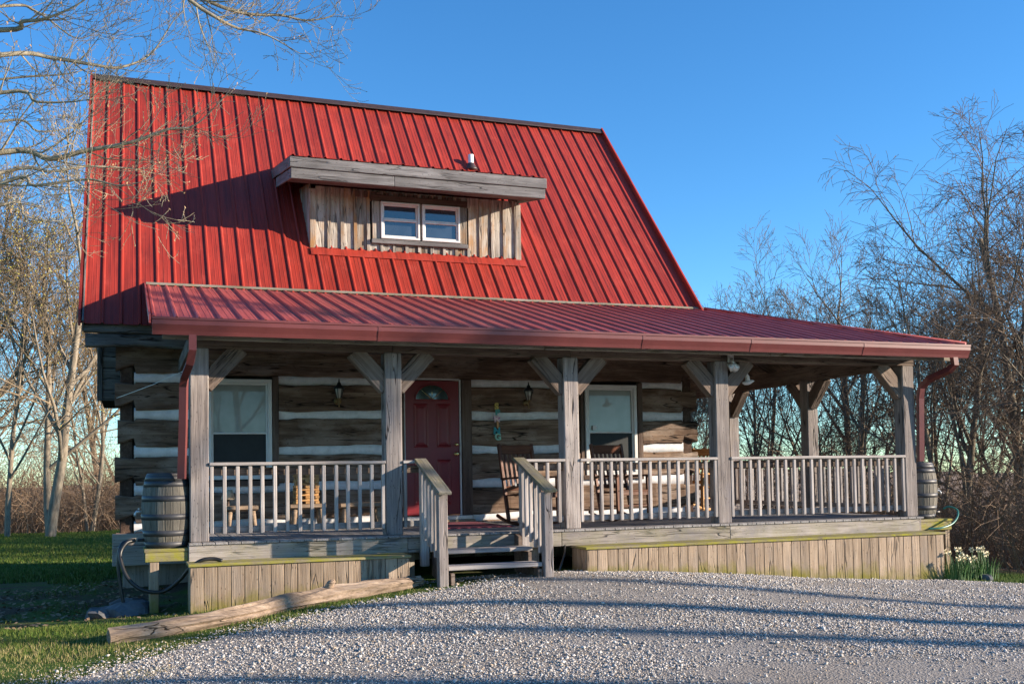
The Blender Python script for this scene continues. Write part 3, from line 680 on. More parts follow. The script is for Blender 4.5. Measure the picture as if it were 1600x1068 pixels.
railing((3.03, Y0, 0), (3.31, Y0, 0), 2, (0, -1, 0), 0.03)
railing((4.50, Y0, 0), (5.11, Y0, 0), 4, (0, -1, 0), 0.07)
railing((5.32, Y0, 0), (7.30, Y0, 0), 15, (0, -1, 0), 0.02)
railing((7.51, Y0, 0), (10.38, Y0, 0), 21, (0, -1, 0), 0.025)
ys_ = [12.2] + SP
for a, b in zip(ys_, ys_[1:]): railing((10.485, a+(0 if a < 12.3 else 0.1), 0), (10.485, b-0.1, 0), 15, (1, 0, 0), 0.05)
# stairs
stz = 0.43
st = prism('stairs', [(11.9, 0.90), (11.9, 0.44), (11.10, 0.30), (11.10, 0.52), (11.42, 0.54), (11.42, 0.70), (11.74, 0.70), (11.74, 0.86)], 'X', 0.04, M['beam'], cabin, (3.34, 0, 0))
prism('stringer', [(11.9, 0.90), (11.9, 0.44), (11.10, 0.30), (11.10, 0.52), (11.42, 0.54), (11.42, 0.70), (11.74, 0.70), (11.74, 0.86)], 'X', 0.04, M['beam'], st, (4.38, 0, 0))
for z, y in ((0.735, 11.56), (0.575, 11.25)):
    for k in range(2): plank('tread', (3.31, y-0.075+0.15*k, z), (4.43, y-0.075+0.15*k, z), 0.142, 0.045, M['rail'], st)
for x in (3.245, 4.50):
    plank('newel_post', (x, 11.12, gz(x, 11.1)-0.05), (x, 11.12, 1.40), 0.105, 0.105, M['post'], st, upv=(0, 1, 0))
    plank('newel_post', (x, 11.86, 0.55), (x, 11.86, 1.74), 0.095, 0.095, M['rail'], st, upv=(0, 1, 0))
    plank('handrail', (x, 12.02, 1.80), (x, 10.98, 1.41), 0.15, 0.038, M['handrail'], st)
    plank('rail', (x, 11.80, 1.68), (x, 11.17, 1.44), 0.04, 0.085, M['rail'], st)
    plank('rail', (x, 11.80, 1.02), (x, 11.17, 0.72), 0.04, 0.085, M['rail'], st)
    for k in range(4):
        y = 11.24+0.145*k; zt = 1.43+(y-11.12)*0.375
        plank('baluster', (x-0.04, y, zt-0.78), (x-0.04, y, zt), 0.04, 0.04, M['rail'], st, upv=(0, 1, 0))
# skirts
def skirt(x0, x1, nmx, side_left):
    cap = plank('skirt', (x0-0.02, 11.66, 0.705), (x1+0.02, 11.66, 0.705), 0.47, 0.03, M['mossy'], cabin)
    w = (x1-x0)/nmx
    for i in range(nmx):
        x = x0+w*(i+0.5); zb = gz(x, 11.45)-0.06
        plank('plank', (x, 11.46+random.uniform(-0.003, 0.003), zb), (x, 11.46, 0.688), w-0.005, 0.025, M['skirt'], cap, upv=(0, 1, 0), c=0.004)
    for (xx, on) in ((x0+0.012, True), (x1-0.012, True)):
        for k in range(3):
            y = 11.475+0.14*(k+0.5)
            plank('plank', (xx, y, gz(xx, y)-0.06), (xx, y, 0.688), 0.136, 0.025, M['skirt'], cap, upv=(1, 0, 0), c=0.004)
skirt(0.59, 2.955, 17, True)
skirt(5.14, 10.52, 39, True)
# dormer
YD = 15.71
dm = prism('dormer', [(2.70, 4.9), (5.86, 4.9), (5.86, 6.0), (2.70, 6.0)], 'Y', 0.5, M['dark'], cabin, (0, YD+0.03, 0))
nbd = 16; bw = 3.25/nbd
def sid_top(y): return 5.93+0.187*(y-14.96)
for i in range(nbd):
    x = 2.645+bw*(i+0.5)
    zs = [(5.0, sid_top(YD)-0.02)]
    if 3.50 < x < 5.06: zs = [(5.0, 5.235), (5.88, sid_top(YD)-0.02)]
    for a, b in zs:
        plank('plank', (x, YD+random.uniform(0, 0.006), a), (x, YD, b), bw-0.006, 0.025, M['dormer'], dm, upv=(0, 1, 0), c=0.003)
        plank('batten', (x+bw/2, YD-0.024, a), (x+bw/2, YD-0.024, b-0.01), 0.05, 0.022, M['dormer'], dm, upv=(0, 1, 0), c=0.003)
plank('corner_board', (2.60, YD-0.01, 4.95), (2.60, YD-0.01, 6.0), 0.09, 0.06, M['dormer'], dm, upv=(0, 1, 0))
plank('corner_board', (5.93, YD-0.01, 4.95), (5.93, YD-0.01, 6.0), 0.09, 0.06, M['dormer'], dm, upv=(0, 1, 0))
for s, xs_ in ((0, 2.57), (1, 5.95)):
    for k in range(7):
        y = YD+0.09+0.175*k; zb = 3.70+(y-14.47)*RS-0.05; zt = sid_top(y)
        if zt-zb > 0.05: plank('plank', (xs_, y, zb), (xs_, y, zt), 0.168, 0.03, M['dormer'], dm, upv=(1, 0, 0), c=0.003)
for i in range(15):
    x = 3.30+0.115*i+random.uniform(-.02, .02)
    plank('shim_block', (x, YD-0.03, 5.93), (x, YD-0.03, 6.02), 0.05+random.uniform(0, .03), 0.03, M['trim'], dm, upv=(0, 1, 0), c=0.003)
plank('window_trim', (3.50, YD-0.035, 5.925), (5.06, YD-0.035, 5.925), 0.05, 0.10, M['trim'], dm)
plank('window_trim', (3.50, YD-0.045, 5.245), (5.06, YD-0.045, 5.245), 0.07, 0.07, M['fascia'], dm)
for x, tw_ in ((3.575, 0.12), (4.285, 0.03), (4.99, 0.12)): plank('window_trim', (x, YD-0.03, 5.285), (x, YD-0.03, 5.875), tw_, 0.04, M['dormer'], dm, upv=(0, 1, 0))
for x0 in (3.645, 4.305):
    window(x0, x0+0.62, 5.29, 5.87, YD-0.05, cabin, M['glass_dorm'], M['glass_dorm'], 'dormer_window', 0.53, 0.032)
# dormer roof
dr = prism('dormer_roof', [(14.98, 6.235), (17.12, 6.64), (17.12, 6.60), (14.98, 6.195)], 'X', 3.90, M['oldplate'], cabin, (2.20, 0, 0))
dpm = panel_mesh('dorm', 2.22)
for i in range(17): link('roof_panel', dpm, M['roof'], slope_mat(Vector((2.17+0.2325*i, 14.93, 6.25)), math.atan(0.187)), dr)
for a, b in ((2.175, 3.70), (3.705, 6.13)):
    plank('fascia_board', (a, 14.985, 6.005), (b, 14.985, 6.005), 0.03, 0.155, M['fascia'], dr)
plank('fascia_board', (2.155, 14.962, 6.165), (6.15, 14.962, 6.165), 0.03, 0.16, M['fascia'], dr)
for xs_ in (2.19, 6.115):
    plank('fascia_board', (xs_, 15.0, 6.005), (xs_, 16.6, 6.005+1.6*0.187), 0.03, 0.15, M['fascia'], dr)
    xo = xs_-0.022 if xs_ < 4 else xs_+0.022
    plank('fascia_board', (xo, 14.98, 6.165), (xo, 17.0, 6.165+2.02*0.187), 0.03, 0.155, M['fascia'], dr)
plank('soffit', (2.22, 15.36, 6.02), (6.1, 15.36, 6.02), 0.72, 0.02, M['oldplate'], dr, upv=(0, -0.187, 1))
plank('apron_flashing', (2.55, 15.60, 5.02), (6.02, 15.60, 5.02), 0.16, 0.02, M['roof'], dm, upv=(0, -1.14, 1))

# ---------------------------------------------------------------- porch things
def barrel(name, loc, label, spig):
    b = empty(name, loc, R(20)); tag(b, label, 'barrel', 'rain barrels'); B0 = W[b.name]
    H = 0.80; ns = 20
    if 'stave' not in cache:
        V = []; F = []; a = math.pi/ns*0.985; nz = 9
        for i in range(nz):
            z = H*i/(nz-1); r = 0.218+0.052*math.sin(math.pi*i/(nz-1))**0.8 if 0 < i < nz-1 else 0.218
            for q, rr in ((-a, r-0.004), (-a*0.75, r), (a*0.75, r), (a, r-0.004), (a, r-0.03), (-a, r-0.03)):
                V.append((rr*math.cos(q), rr*math.sin(q), z))
        for i in range(nz-1):
            for j in range(6): F.append((i*6+j, i*6+(j+1) % 6, i*6+6+(j+1) % 6, i*6+6+j))
        F += [tuple(range(5, -1, -1)), tuple(range((nz-1)*6, nz*6))]
        cache['stave'] = mesh('stave', V, F)
    for k in range(ns):
        link('stave', cache['stave'], M['stave'], B0 @ Matrix.Rotation(2*math.pi*k/ns, 4, 'Z'), b)
    def rr(z): return 0.218+0.052*max(0, math.sin(math.pi*z/H))**0.8
    for z in (0.036, 0.16, 0.34, 0.54, 0.70, 0.765):
        r1, r2 = rr(z-0.032)+0.0018, rr(z+0.032)+0.0018
        V = []; F = []; n = 32
        for q in range(n):
            c, s = math.cos(2*math.pi*q/n), math.sin(2*math.pi*q/n)
            V += [(r1*c, r1*s, z-0.032), (r2*c, r2*s, z+0.032), ((r2-.012)*c, (r2-.012)*s, z+0.032), ((r1-.012)*c, (r1-.012)*s, z-0.032)]
        for q in range(n):
            a, d = q*4, ((q+1) % n)*4
            F += [(a, d, d+1, a+1), (a+1, d+1, d+2, a+2), (a+3, a, d, d+3)[::-1]]
        link('hoop', mesh('hoop', V, F, True), M['hoop'], B0, b)
    lathe('core', [(0.185, 0.02), (0.232, 0.3), (0.232, 0.5), (0.19, 0.785)], M['hoop'], b, 20, B0, key='bcore')
    lathe('lid', [(0.205, 0.775), (0.216, 0.79), (0.216, 0.808), (0.20, 0.82), (0.05, 0.822)], M['hoop'], b, 24, B0, key='blid')
    s = Matrix.Translation(Vector(loc)) @ Matrix.Rotation(spig, 4, 'Z')
    tube('spigot', [(0.24, 0, 0.40), (0.32, 0, 0.40), (0.335, 0, 0.375), (0.335, 0, 0.35)], 0.014, M['silver'], b, 8, s)
    tube('spigot_handle', [(0.295, -0.03, 0.43), (0.295, 0.03, 0.43)], 0.009, M['silver'], b, 6, s)
    tube('outlet', [(0.21, 0, 0.09), (0.31, 0, 0.09)], 0.018, M['black'], b, 8, s)
    return b
barrel('rain_barrel', (0.385, 12.22, 0.865), 'grey wooden rain barrel on mossy stand at the left porch post', R(185))
barrel('rain_barrel', (10.90, 12.35, 0.865), 'grey wooden rain barrel at the right end of the porch', R(-20))
bs = empty('barrel_stand', (0.38, 12.1, 0.1)); tag(bs, 'mossy wooden stand with one leg under the left rain barrel', 'stand')
plank('top_board', (0.14, 12.22, 0.845), (0.61, 12.22, 0.845), 0.62, 0.035, M['mossy'], bs)
plank('apron', (0.15, 11.93, 0.775), (0.595, 11.93, 0.775), 0.035, 0.10, M['mossy'], bs)
plank('apron', (0.15, 12.5, 0.775), (0.595, 12.5, 0.775), 0.035, 0.10, M['mossy'], bs)
for y in (11.97, 12.48): plank('leg', (0.245, y, gz(0.24, y)-0.05), (0.245, y, 0.825), 0.095, 0.09, M['skirt'], bs, upv=(0, 1, 0))
bs2 = empty('barrel_stand', (10.9, 12.35, 0)); tag(bs2, 'low mossy platform under the right rain barrel', 'stand')
plank('top_board', (10.62, 12.33, 0.845), (11.22, 12.33, 0.845), 0.62, 0.035, M['mossy'], bs2)
plank('apron', (10.62, 12.04, 0.765), (11.2, 12.04, 0.765), 0.035, 0.12, M['mossy'], bs2)
for x, y in ((10.68, 12.1), (11.15, 12.1), (10.68, 12.6), (11.15, 12.6)): plank('leg', (x, y, gz(x, y)-0.1), (x, y, 0.825), 0.09, 0.09, M['skirt'], bs2, upv=(0, 1, 0))
def spline(pts, n=8):
    P = [Vector(p) for p in pts]; P = [P[0]*2-P[1]] + P + [P[-1]*2-P[-2]]; out = []
    for i in range(1, len(P)-2):
        for k in range(n):
            t = k/n; a, b, c, d = P[i-1], P[i], P[i+1], P[i+2]
            out.append(0.5*((2*b)+(c-a)*t+(2*a-5*b+4*c-d)*t*t+(3*b-a-3*c+d)*t**3))
    out.append(P[-2]); return out
h = tube('hose', spline([(0.05, 12.15, 0.955), (-0.04, 12.1, 0.93), (-0.10, 12.05, 0.80), (-0.03, 11.95, 0.58), (0.12, 11.90, 0.44), (0.33, 11.88, 0.41), (0.50, 11.80, 0.53), (0.60, 11.70, 0.66), (0.72, 11.64, 0.745), (0.85, 11.64, 0.755), (0.93, 11.62, 0.73)]), 0.021, M['rubber'], None, 8)
tag(h, 'black hose looping from the left barrel under its stand', 'hose')
h = tube('hose', spline([(0.03, 12.17, 0.95), (-0.08, 12.15, 0.92), (-0.12, 12.12, 0.75), (-0.10, 12.1, 0.5), (-0.04, 12.1, gz(0, 12)+0.05), (0.1, 12.2, gz(0.1, 12.2)+0.03)]), 0.019, M['rubber'], None, 8)
tag(h, 'black hose hanging straight down to the stones left of the barrel stand', 'hose')
h = tube('hose', spline([(10.62, 11.85, 0.74), (10.80, 11.80, 0.75), (11.05, 11.85, 0.80), (11.25, 11.95, 0.90), (11.33, 12.05, 0.99), (11.28, 12.15, 1.03), (11.22, 12.2, 1.0)]), 0.014, M['greenhose'], None, 8)
tag(h, 'green garden hose curving from the right rain barrel', 'hose')
h = tube('hose', spline([(5.05, 11.9, 0.72), (4.98, 11.75, 0.64), (4.90, 11.65, 0.54), (4.84, 11.6, 0.44)]), 0.014, M['rubber'], None, 6)
tag(h, 'thin black cable dropping from the deck beside the stairs', 'cable')
c_ = tube('string', [(-0.17, 14.86, 2.715), (0.25, 13.4, 2.77), (0.55, 11.93, 2.80)], 0.004, M['white'], None, 5)
tag(c_, 'white string tied from the log corner to the downspout', 'string')

def lantern(x, z, label):
    y = YW-0.045; l = empty('wall_lantern', (x, y, z)); tag(l, label, 'lantern', 'porch wall lanterns'); B0 = W[l.name]
    B = B0 @ Matrix.Translation((0, 0, 0.10)) @ Matrix.Rotation(math.pi/2, 4, 'X')
    lathe('back_plate', [(0.055, 0), (0.055, 0.012), (0.03, 0.02), (0.01, 0.022)], M['oldbrass'], l, 16, B, key='lbp')
    tube('arm', spline([(0, 0, 0.10), (0, -0.06, 0.05), (0, -0.11, 0.06), (0, -0.12, 0.12)]), 0.009, M['oldbrass'], l, 6, B0, key='larm')
    A = B0 @ Matrix.Translation((0, -0.12, 0))
    lathe('tail', [(0.004, 0.0), (0.012, 0.02), (0.007, 0.05), (0.012, 0.09), (0.03, 0.125), (0.035, 0.135)], M['oldbrass'], l, 10, A, key='ltail')
    lathe('glass', [(0.03, 0.135), (0.062, 0.27), (0.058, 0.275)], M['lampglass'], l, 6, A, key='lgl')
    lathe('cap', [(0.078, 0.268), (0.08, 0.28), (0.05, 0.315), (0.03, 0.33), (0.028, 0.35), (0.012, 0.365), (0.006, 0.41)], M['black'], l, 12, A, key='lcap')
    for k in range(6):
        q = math.pi/3*k
        tube('cage_bar', [(0.033*math.cos(q), 0.033*math.sin(q), 0.132), (0.066*math.cos(q), 0.066*math.sin(q), 0.272)], 0.006, M['black'], l, 5, A, key=('lbar', k))
lantern(2.80, 2.60, 'black and brass wall lantern between the left window and the door')
lantern(5.70, 2.60, 'black wall lantern to the right of the door above the letters')

# hanging letters
sg = empty('letter_sign', (5.215, YW-0.03, 2.14)); tag(sg, 'vertical wall sign of coloured letters spelling SPRING', 'sign')
cols = [(0.55, 0.42, 0.10), (0.08, 0.36, 0.34), (0.75, 0.55, 0.62), (0.62, 0.30, 0.12), (0.03, 0.30, 0.36), (0.30, 0.55, 0.42)]
for i, ch in enumerate('SPRING'):
    cu = bpy.data.curves.new('letter', 'FONT'); cu.body = ch; cu.size = 0.135; cu.extrude = 0.008; cu.bevel_depth = 0.003; cu.align_x = 'CENTER'; cu.offset = 0.004
    tmp = bpy.data.objects.new('tmp', cu); C.objects.link(tmp); bpy.context.view_layer.update()
    me = bpy.data.meshes.new_from_object(tmp.evaluated_get(bpy.context.evaluated_depsgraph_get())); bpy.data.objects.remove(tmp); me.materials.clear()
    z = 2.595 - 0.092*i
    lm = plain('letter_paint_%d' % i, cols[i], 0.6, nscale=20)
    link('letter', me, lm, Matrix.Translation((5.215+(0.008 if i % 2 else -0.006), YW-0.078, z)) @ Matrix.Rotation(math.pi/2, 4, 'X'), sg)
if True:
    st_ = []
    for k in range(10):
        r = 0.066 if k % 2 == 0 else 0.034; q = math.pi/2+k*math.pi/5; st_.append((r*math.cos(q), r*math.sin(q)))
    prism('star', st_, 'Y', 0.006, plain('pink_star_paint', (0.55, 0.16, 0.42), 0.6), sg, (5.215, YW-0.066, 2.455))

def rocking_chair(loc, rz, label, mat, group=None):
    t = empty('rocking_chair', loc, rz); tag(t, label, 'chair', group); B = W[t.name]; m_ = M[mat]
    # faces local -Y
    P = lambda nm, a, b, w, h, upv=(0, 0, 1): plank(nm, a, b, w, h, m_, t, upv, 0.005, B)
    for s in (-1, 1):
        x = 0.27*s
        P('back_post', (x, 0.20, 0.06), (x, 0.44, 1.12), 0.045, 0.045, (0, 1, 0))
        P('front_leg', (x, -0.22, 0.06), (x, -0.20, 0.64), 0.045, 0.045, (0, 1, 0))
        P('armrest', (x*1.06, -0.30, 0.655), (x*1.02, 0.32, 0.635), 0.10, 0.025)
        pts = [Vector((x, -0.42+0.92*k/10, 0.025+0.10*((k-4.6)/5.4)**2)) for k in range(11)]
        V = []; F = []; tube_geo(V, F, pts, 0.026, 6); link('rocker', mesh('rocker', V, F), m_, B, t)
        P('side_rung', (x, -0.21, 0.22), (x, 0.23, 0.22), 0.025, 0.025)
    P('seat_rail', (-0.25, -0.215, 0.40), (0.25, -0.215, 0.40), 0.03, 0.06); P('front_rung', (-0.25, -0.212, 0.22), (0.25, -0.212, 0.22), 0.025, 0.025)
    for k in range(6): P('seat_slat', (-0.27, -0.20+0.083*k, 0.435-0.006*k), (0.27, -0.20+0.083*k, 0.435-0.006*k), 0.072, 0.02)
    P('back_rail', (-0.25, 0.425, 1.04), (0.25, 0.425, 1.04), 0.03, 0.13, (0, -0.22, 1)); P('back_rail', (-0.25, 0.30, 0.50), (0.25, 0.30, 0.50), 0.03, 0.06, (0, -0.22, 1))
    for k in range(6):
        x = -0.19+0.076*k; P('back_slat', (x, 0.305, 0.51), (x, 0.41, 0.98), 0.042, 0.016, (0, 1, 0))
rocking_chair((5.20, 13.35, DECK), R(12), 'dark red brown rocking chair right of the stairs beside the door', 'chair', 'porch rocking chairs')
rocking_chair((6.72, 13.60, DECK), R(10), 'dark red brown rocking chair in front of the right window', 'chair', 'porch rocking chairs')
rocking_chair((9.45, 16.3, DECK), R(-60), 'orange brown rocking chair on the side porch beyond the cabin corner', 'orangewood')

def stool(x0, x1, y, top, label, seed):
    random.seed(seed); t = empty('rustic_stool', ((x0+x1)/2, y, DECK)); tag(t, label, 'stool', 'rustic slab stools')
    n = 12; V = []; F = []; L = x1-x0
    for i in range(n+1):
        x = -L/2+L*i/n; e = 0.02*nz3(x, seed, 0, 4)
        for (yy, zz) in ((-0.17+e, -0.02), (-0.16+e, 0.025), (0.16, 0.025), (0.17, -0.02), (0.08, -0.045), (-0.08+e, -0.045)): V.append((x, yy, zz))
    for i in range(n):
        for j in range(6): F.append((i*6+j, i*6+6+j, i*6+6+(j+1) % 6, i*6+(j+1) % 6))
    F += [tuple(range(6)), tuple(range(n*6+5, n*6-1, -1))]
    link('seat', mesh('seat', V, F), M['slab'], Matrix.Translation(((x0+x1)/2, y, top-0.025)), t)
    for sx in (-1, 1):
        for sy in (-1, 1):
            xc = (x0+x1)/2+sx*(L/2-0.07)
            tube('leg', [(xc+sx*0.03, y+sy*0.14, DECK+0.002), (xc, y+sy*0.09, top-0.05)], [0.03, 0.036], M['slab'], t, 8)
stool(1.17, 1.60, 14.30, 1.25, 'rustic slab stool below the left window', 3)
stool(2.02, 2.50, 14.30, 1.255, 'rustic slab stool carrying the orange stack of slats', 4)
stool(2.70, 3.30, 14.30, 1.25, 'widest rustic slab stool next to the door post', 5)
random.seed(11)
stk = empty('wooden_slat_stack', (2.25, 14.28, 1.257)); tag(stk, 'sunlit orange stack of short wooden slats on a stool', 'slat stack')
for i in range(11):
    z = 1.257+0.0175+0.036*i
    for k in range(2 if i % 2 else 3):
        if i % 2: plank('slat', (2.10+random.uniform(-.012, .012), 14.20+0.16*k, z), (2.40+random.uniform(-.012, .012), 14.20+0.16*k, z), 0.05, 0.034, M['orangewood'], stk, c=0.003)
        else: plank('slat', (2.12+0.13*k, 14.14, z), (2.12+0.13*k, 14.42, z), 0.055, 0.034, M['orangewood'], stk, c=0.003)
t = empty('small_lamp', (1.24, 14.5, DECK)); tag(t, 'small cream shaded lamp behind the stool under the left window', 'lamp')
B = W[t.name]
lathe('lamp_base', [(0.08, 0), (0.08, 0.02), (0.02, 0.04), (0.018, 0.42)], M['trim'], t, 12, B); lathe('lamp_shade', [(0.095, 0.42), (0.055, 0.55)], M['shade'], t, 16, B)
dmt = plank('doormat', (3.75, 13.75, DECK+0.008), (4.75, 13.75, DECK+0.008), 1.6, 0.014, M['mat'], None); tag(dmt, 'red and purple doormat on the deck at the top of the stairs', 'doormat')
fd = empty('flood_light', (7.55, 11.98, 3.0)); tag(fd, 'grey twin flood light fixed under the porch beam', 'flood light')
plank('mount', (7.55, 12.0, 3.05), (7.55, 12.0, 3.19), 0.09, 0.03, M['silver'], fd, upv=(0, 1, 0)); tube('neck', [(7.55, 11.98, 3.10), (7.55, 11.93, 3.03)], 0.022, M['silver'], fd, 8)
for s in (-1, 1):
    Bm = Matrix.Translation((7.55+0.03*s, 11.92, 3.02)) @ Matrix.Rotation(R(62)*s, 4, 'Y') @ Matrix.Rotation(R(25), 4, 'X') @ Matrix.Rotation(math.pi, 4, 'X')
    lathe('lamp_head', [(0.02, -0.01), (0.035, 0.02), (0.05, 0.07), (0.062, 0.10), (0.055, 0.104)], M['silver'], fd, 14, Bm)
bd = empty('bird_ornament', (8.2, 12.6, 2.87)); tag(bd, 'small white bird ornament hanging under the porch roof', 'ornament')
bc = Vector((8.2, 12.6, 2.86))
tube('bird_body', [bc+Vector((-0.09, 0, -0.015)), bc+Vector((-0.05, 0, -0.02)), bc+Vector((0, 0, -0.01)), bc+Vector((0.045, 0, 0.0)), bc+Vector((0.075, 0, 0.012)), bc+Vector((0.11, 0, 0.015))], [0.012, 0.028, 0.036, 0.028, 0.02, 0.002], M['white'], bd, 10)
for s in (-1, 1):
    prism('wing', [(-0.03, 0.0), (0.03, 0.0), (0.015, 0.07), (-0.02, 0.12)], 'Y', 0.004, M['white'], bd, (8.2, 12.6+0.02*s, 2.865), None)
tube('string', [bc+Vector((0, 0, 0.03)), bc+Vector((0, 0, 0.75))], 0.002, M['white'], bd, 4)

# ---------------------------------------------------------------- things on the ground
random.seed(21)
def driftwood():
    ctrl = [(-0.18, 10.12, 0.10), (0.35, 10.25, 0.115), (0.95, 10.45, 0.12), (1.5, 10.80, 0.125), (1.95, 11.02, 0.145), (2.35, 11.12, 0.125), (2.75, 11.22, 0.10), (3.05, 11.30, 0.08)]
    path = spline([(x, y, gz(x, y)+0.06) for x, y, r in ctrl], 7); V = []; F = []; n = 28; k = len(path)
    for i, p in enumerate(path):
        t = i/(k-1); s = t*(len(ctrl)-1); a = int(min(s, len(ctrl)-2)); rr = ctrl[a][2]+(ctrl[a+1][2]-ctrl[a][2])*(s-a); rr *= 0.80
        tg = (path[min(i+1, k-1)]-path[max(i-1, 0)]).normalized(); sd_ = tg.cross(Vector((0, 0, 1))).normalized(); u = sd_.cross(tg)
        for j in range(n):
            q = 2*math.pi*j/n; w = rr*(1+0.30*nz3(math.cos(q)*1.2, math.sin(q)*1.2, i*0.13, 1.7)+0.20*nz3(math.cos(q)*4, math.sin(q)*4, i*0.03, 1.6)+0.10*nz3(math.cos(q)*9, math.sin(q)*9, i*0.06, 1.6))
            V.append(p+sd_*math.cos(q)*w+u*math.sin(q)*w*0.92)
    for i in range(k-1):
        for j in range(n): F.append((i*n+j, i*n+(j+1) % n, i*n+n+(j+1) % n, i*n+n+j))
    b0 = len(V); V.append(path[0]+(path[0]-path[1]).normalized()*-0.02); V.append(path[-1])
    for j in range(n): F.append((b0, (j+1) % n, j)); F.append((b0+1, (k-1)*n+j, (k-1)*n+(j+1) % n))
    o = link('fallen_log', mesh('fallen_log', V, F, False), M['drift']); tag(o, 'weathered driftwood log lying along the gravel edge', 'log')
    p = path[int(k*0.58)]
    sb = tube('branch_stub', [p+Vector((0, 0, 0.04)), p+Vector((0.03, -0.03, 0.14)), p+Vector((0.07, -0.05, 0.165))], [0.06, 0.04, 0.025], M['drift'], o, 8)
driftwood()
def rock(x, y, sx, sy, sz, label, seed):
    n, k = 10, 5; V = []; F = []
    for i in range(k+1):
        ph = math.pi*i/k
        for j in range(n):
            q = 2*math.pi*j/n; d = Vector((math.sin(ph)*math.cos(q), math.sin(ph)*math.sin(q), math.cos(ph))); w = 1+0.35*nz3(d.x+seed, d.y, d.z, 1.3)
            V.append((d.x*sx*w, d.y*sy*w, max(-0.5, min(0.62, d.z))*sz*w))
    for i in range(k):
        for j in range(n): F.append((i*n+j, (i+1)*n+j, (i+1)*n+(j+1) % n, i*n+(j+1) % n))
    o = link('stone', mesh('stone', V, F), M['stone'], Matrix.Translation((x, y, gz(x, y)+sz*0.2)) @ Matrix.Rotation(seed, 4, 'Z')); tag(o, label, 'stone', 'flat stones by the barrel stand')
rock(0.02, 12.1, 0.34, 0.24, 0.16, 'largest dark flat stone left of the barrel stand leg', 1)
rock(-0.30, 12.0, 0.20, 0.15, 0.12, 'dark flat stone at the left end of the stones by the barrel stand', 2)
rock(0.0, 12.65, 0.22, 0.18, 0.16, 'mossy stone behind the hanging hose', 3)
rock(-0.22, 12.35, 0.15, 0.12, 0.10, 'small grey stone between the larger stones by the barrel', 4)
rock(11.15, 11.35, 0.10, 0.08, 0.09, 'small grey stone in front of the daffodils', 5)

# daffodils
random.seed(31)
def leafblade(V, F, p, d, L, w, bend):
    side = d.cross(Vector((0, 0, 1)));
    side = side.normalized() if side.length > 1e-4 else Vector((1, 0, 0)); prev = None
    for i in range(4):
        t = i/3; c = p+Vector((0, 0, 1))*L*t*(1-0.25*t*bend)+d*L*bend*t*t*0.6; ww = w*(1-t*0.85); V.append(c-side*ww); V.append(c+side*ww)
    b = len(V)-8
    for i in range(3): F.append((b+i*2, b+i*2+1, b+i*2+3, b+i*2+2))
leafm = plain('daffodil_leaf', (0.05, 0.13, 0.03), 0.6, nscale=5, var=0.4); petal = plain('cream_petals', (0.62, 0.55, 0.36), 0.7)
for ci, (cx, cy, lab) in enumerate(((10.68, 11.42, 'clump of cream daffodils against the right end of the skirt'), (11.0, 11.5, 'middle clump of cream daffodils at the porch end'), (11.32, 11.55, 'rightmost clump of cream daffodils near the brush'))):
    t = empty('daffodil_clump', (cx, cy, gz(cx, cy))); tag(t, lab, 'daffodils', 'daffodils by the porch'); V = []; F = []; FV = []; FF = []
    for i in range(110):
        a = random.uniform(0, 6.28); r = 0.22*math.sqrt(random.random()); p = Vector((cx+r*math.cos(a), cy+r*math.sin(a)*0.8, 0)); p.z = gz(p.x, p.y)-0.02
        leafblade(V, F, p, Vector((math.cos(a), math.sin(a), 0)), random.uniform(0.22, 0.36), 0.008, random.uniform(0.1, 0.7))
    for i in range(8):
        a = random.uniform(0, 6.28); r = 0.2*math.sqrt(random.random()); p = Vector((cx+r*math.cos(a), cy+r*math.sin(a)*0.8, 0)); p.z = gz(p.x, p.y); q = p+Vector((random.uniform(-.03, .03), random.uniform(-.03, .03), random.uniform(0.26, 0.42)))
        tube_geo(V, F, [p, (p+q)/2+Vector((0.01, 0, 0)), q], 0.004, 4)
        f = Vector((random.uniform(-.6, .6), -1, random.uniform(-.2, .5))).normalized(); s1 = f.cross(Vector((0, 0, 1))).normalized(); s2 = s1.cross(f)
        for k in range(6):
            e = s1*math.cos(k*1.047)+s2*math.sin(k*1.047); e2 = s1*math.cos(k*1.047+.5)+s2*math.sin(k*1.047+.5); e3 = s1*math.cos(k*1.047-.5)+s2*math.sin(k*1.047-.5)
            b = len(FV); FV += [q, q+e2*0.025, q+e*0.045-f*0.006, q+e3*0.025]; FF.append((b, b+1, b+2, b+3))
        b0 = len(FV); tube_geo(FV, FF, [q, q+f*0.026], [0.010, 0.016], 7, False)
    tag(link('leaves', mesh('leaves', V, F), leafm, None, t), kind='stuff'); tag(link('flowers', mesh('flowers', FV, FF), petal, None, t), kind='stuff')

